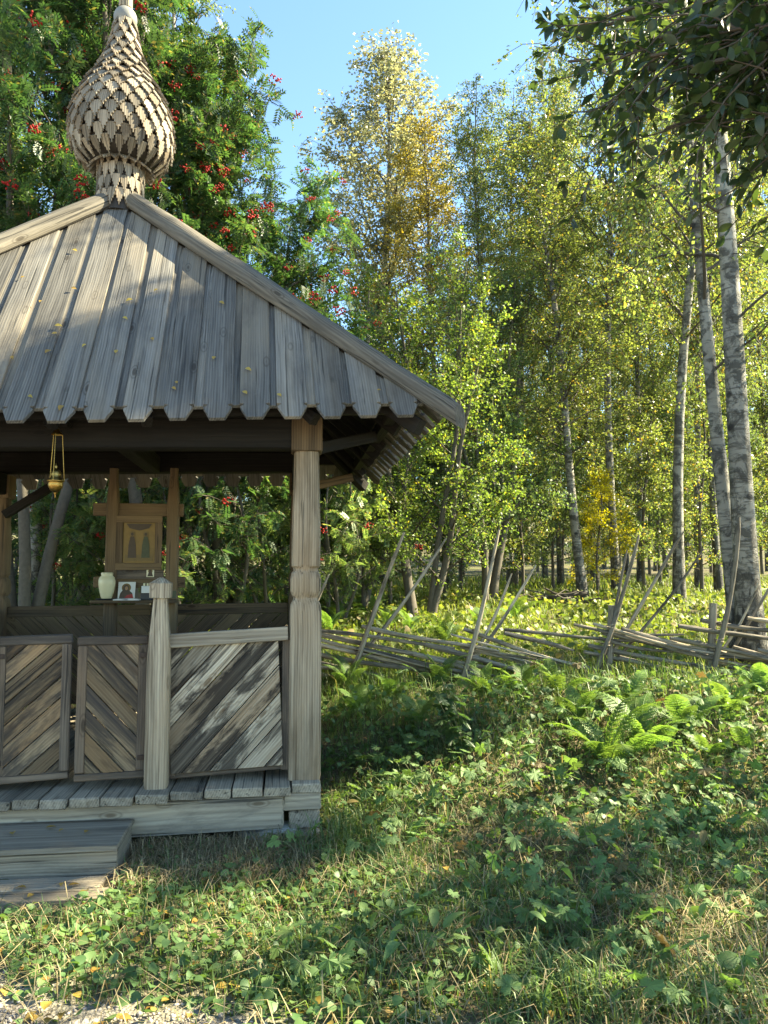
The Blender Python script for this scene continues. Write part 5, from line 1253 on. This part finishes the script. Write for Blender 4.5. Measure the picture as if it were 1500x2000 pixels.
for px, py, s in ((660, 1225, .6), (720, 1205, .6), (760, 1235, .6), (640, 1250, .6), (930, 1225, .55), (800, 1240, .6), (690, 1190, .7), (1010, 1215, .55)):
    p = gpx(px, py); LST.append(fern(p.x, p.y, s, 7, 'fern', 'ferns behind the fence'))
number_labels(LST, 'fern behind the fence under the alders, %s of %s', ('that patch',))
# dark leafy raspberry stem
p = gpx(905, 1500); rs = empty('raspberry_bush', p); tag(rs, 'dark green upright raspberry shoot in front of the second fence stakes', 'bush'); stt = []
for i in range(5):
    a = rp_.random() * 6.28; h = rp_.uniform(.45, .8); t = np.linspace(0, 1, 7); stt.append(np.stack([math.cos(a) * .22 * t ** 1.5, math.sin(a) * .22 * t ** 1.5, h * t], 1))
    for q in range(9):
        u = .3 + .7 * (q / 8); o = bpy.data.objects.new('leaf', LEAF[rp_.choice((1, 2, 4, 5))]); COL.objects.link(o); o.parent = rs; s = rp_.uniform(.05, .085)
        b = Vector((math.cos(a) * .22 * u ** 1.5, math.sin(a) * .22 * u ** 1.5, h * u)); an = rp_.random() * 6.28
        o.matrix_basis = Matrix.Translation(b + Vector((math.cos(an) * .05, math.sin(an) * .05, 0))) @ Matrix.Rotation(an, 4, 'Z') @ Matrix.Rotation(rp_.uniform(.1, .8), 4, 'Y') @ Matrix.Diagonal((s, s, s, 1))
        o.material_slots[0].link = 'OBJECT'; o.material_slots[0].material = M['l_rowan']
link('stems', stems_mesh(stt), M['stem'], rs)

# ------------------------------------------------------------------ single fallen leaves on roof, steps and path
def fallen_mesh(seed):
    r_ = random.Random(seed); prof = [(0, .0), (.2, .3), (.45, .42), (.75, .26), (1, .02)]; V = []
    for u, w in prof:
        c = .25 * math.sin(u * 2.5 + r_.random()) ; V += [(u - .5, -w, c * .4 + abs(w) * .3), (u - .5, 0, c * .4), (u - .5, w, c * .4 + abs(w) * .3)]
    F = []
    for i in range(4):
        for j in range(2): b = i * 3 + j; F.append((b, b + 1, b + 4, b + 3))
    me = bpy.data.meshes.new('fallen_leaf'); me.from_pydata(V, [], F); me.update(); me.materials.append(M['litter']); return smooth(me)
FL = [fallen_mesh(i) for i in range(4)]
ex = (CFR - CFL).normalized(); foot = CFL + ex * (AP - CFL).dot(ex); ey = (AP - foot).normalized(); nr = ex.cross(ey)
Rz = Matrix.Translation(P0) @ Matrix.Rotation(YAW, 4, 'Z')
def roof_at(px, py):
    A = Rz @ (CFL + nr * .05); n = (Rz.to_3x3() @ nr); r = ray(px, py); t = (A - CAMP).dot(n) / r.dot(n); return CAMP + r * t, n
for px, py in ((45, 545), (147, 492), (145, 567), (80, 592), (115, 640), (107, 655), (95, 690), (25, 702), (60, 778), (245, 625), (228, 690), (298, 665), (305, 570), (253, 590), (165, 678), (345, 750), (433, 595), (418, 702), (485, 725), (545, 775), (478, 770), (120, 800), (740, 765), (340, 762)):
    q, n = roof_at(px, py); s = rp_.uniform(.025, .05); o = bpy.data.objects.new('fallen_leaf', FL[rp_.randrange(4)]); COL.objects.link(o)
    o.matrix_basis = Matrix.Translation(q + n * .012) @ n.to_track_quat('Z', 'Y').to_matrix().to_4x4() @ Matrix.Rotation(rp_.random() * 6.28, 4, 'Z') @ Matrix.Diagonal((s, s * .8, s, 1))
    tag(o, 'dry leaf caught between the boards of the front roof slope', 'leaf', 'dry leaves on the roof')
for px, py, z, g_ in ((40, 1735, .03, 0), (120, 1728, .03, 0), (145, 1730, .03, 0), (165, 1745, .03, 0), (60, 1750, .03, 0), (100, 1617, .176, 1), (120, 1622, .176, 1), (170, 1625, .176, 1), (25, 1628, .176, 1), (35, 1910, .012, 2), (150, 1945, .012, 2), (120, 1985, .012, 2), (245, 1990, .012, 2), (90, 1965, .012, 2), (265, 1840, .03, 2), (470, 1935, .012, 2), (430, 1930, .012, 2), (280, 1825, .03, 2), (215, 1922, .012, 2), (620, 1960, .02, 2), (870, 1697, .06, 2), (955, 1615, .14, 2), (490, 1830, .03, 2)):
    r = ray(px, py); t = (z + .008 - EYE) / r.z; q = CAMP + r * t; s = rp_.uniform(.035, .07); o = bpy.data.objects.new('fallen_leaf', FL[rp_.randrange(4)]); COL.objects.link(o)
    o.matrix_basis = Matrix.Translation(q) @ Matrix.Rotation(rp_.random() * 6.28, 4, 'Z') @ Matrix.Rotation(rp_.gauss(0, .15), 4, 'X') @ Matrix.Diagonal((s, s * .8, s, 1))
    tag(o, ('curled leaf lying on the lowest plank before the step', 'small leaf lying on the step tread', 'yellow brown leaf fallen among the ground plants near the path')[g_], 'leaf', ('leaves on the low plank', 'leaves on the step', 'fallen leaves near the path')[g_])

# ------------------------------------------------------------------ stump and brushwood in the clearing
p = gpx(1000, 1150); st = link('tree_stump', autosmooth(loft_mesh('tree_stump', [(-.1, .20, .1), (.08, .15, .1), (.45, .13, .1), (.5, .12, .1)], 18, .006)), M['bark'], None, frame(p, Z, X))
tag(st, 'dark tree stump in the clearing right of the thin white birch', 'stump')
p = gpx(1105, 1185); bp = empty('brushwood_pile', p); tag(bp, 'low dark pile of brushwood at the foot of the dark banded birch', 'brushwood')
for i in range(16):
    a = rp_.uniform(-.5, .5) + (math.pi if rp_.random() < .5 else 0); L = rp_.uniform(.5, 1.1); c = Vector((rp_.gauss(0, .18), rp_.gauss(0, .15), rp_.uniform(.03, .28)))
    d = Vector((math.cos(a), math.sin(a), rp_.gauss(0, .2))) * L * .5; t = np.linspace(-1, 1, 7)[:, None]
    pts = np.array(c) + np.array(d) * t + np.random.default_rng(i).normal(0, .02, (7, 3)); V, F = tube_arr(pts, np.linspace(.022, .008, 7), 6)
    link('branch', smooth(mesh_np('branch', V, F)), M['twig'], bp)
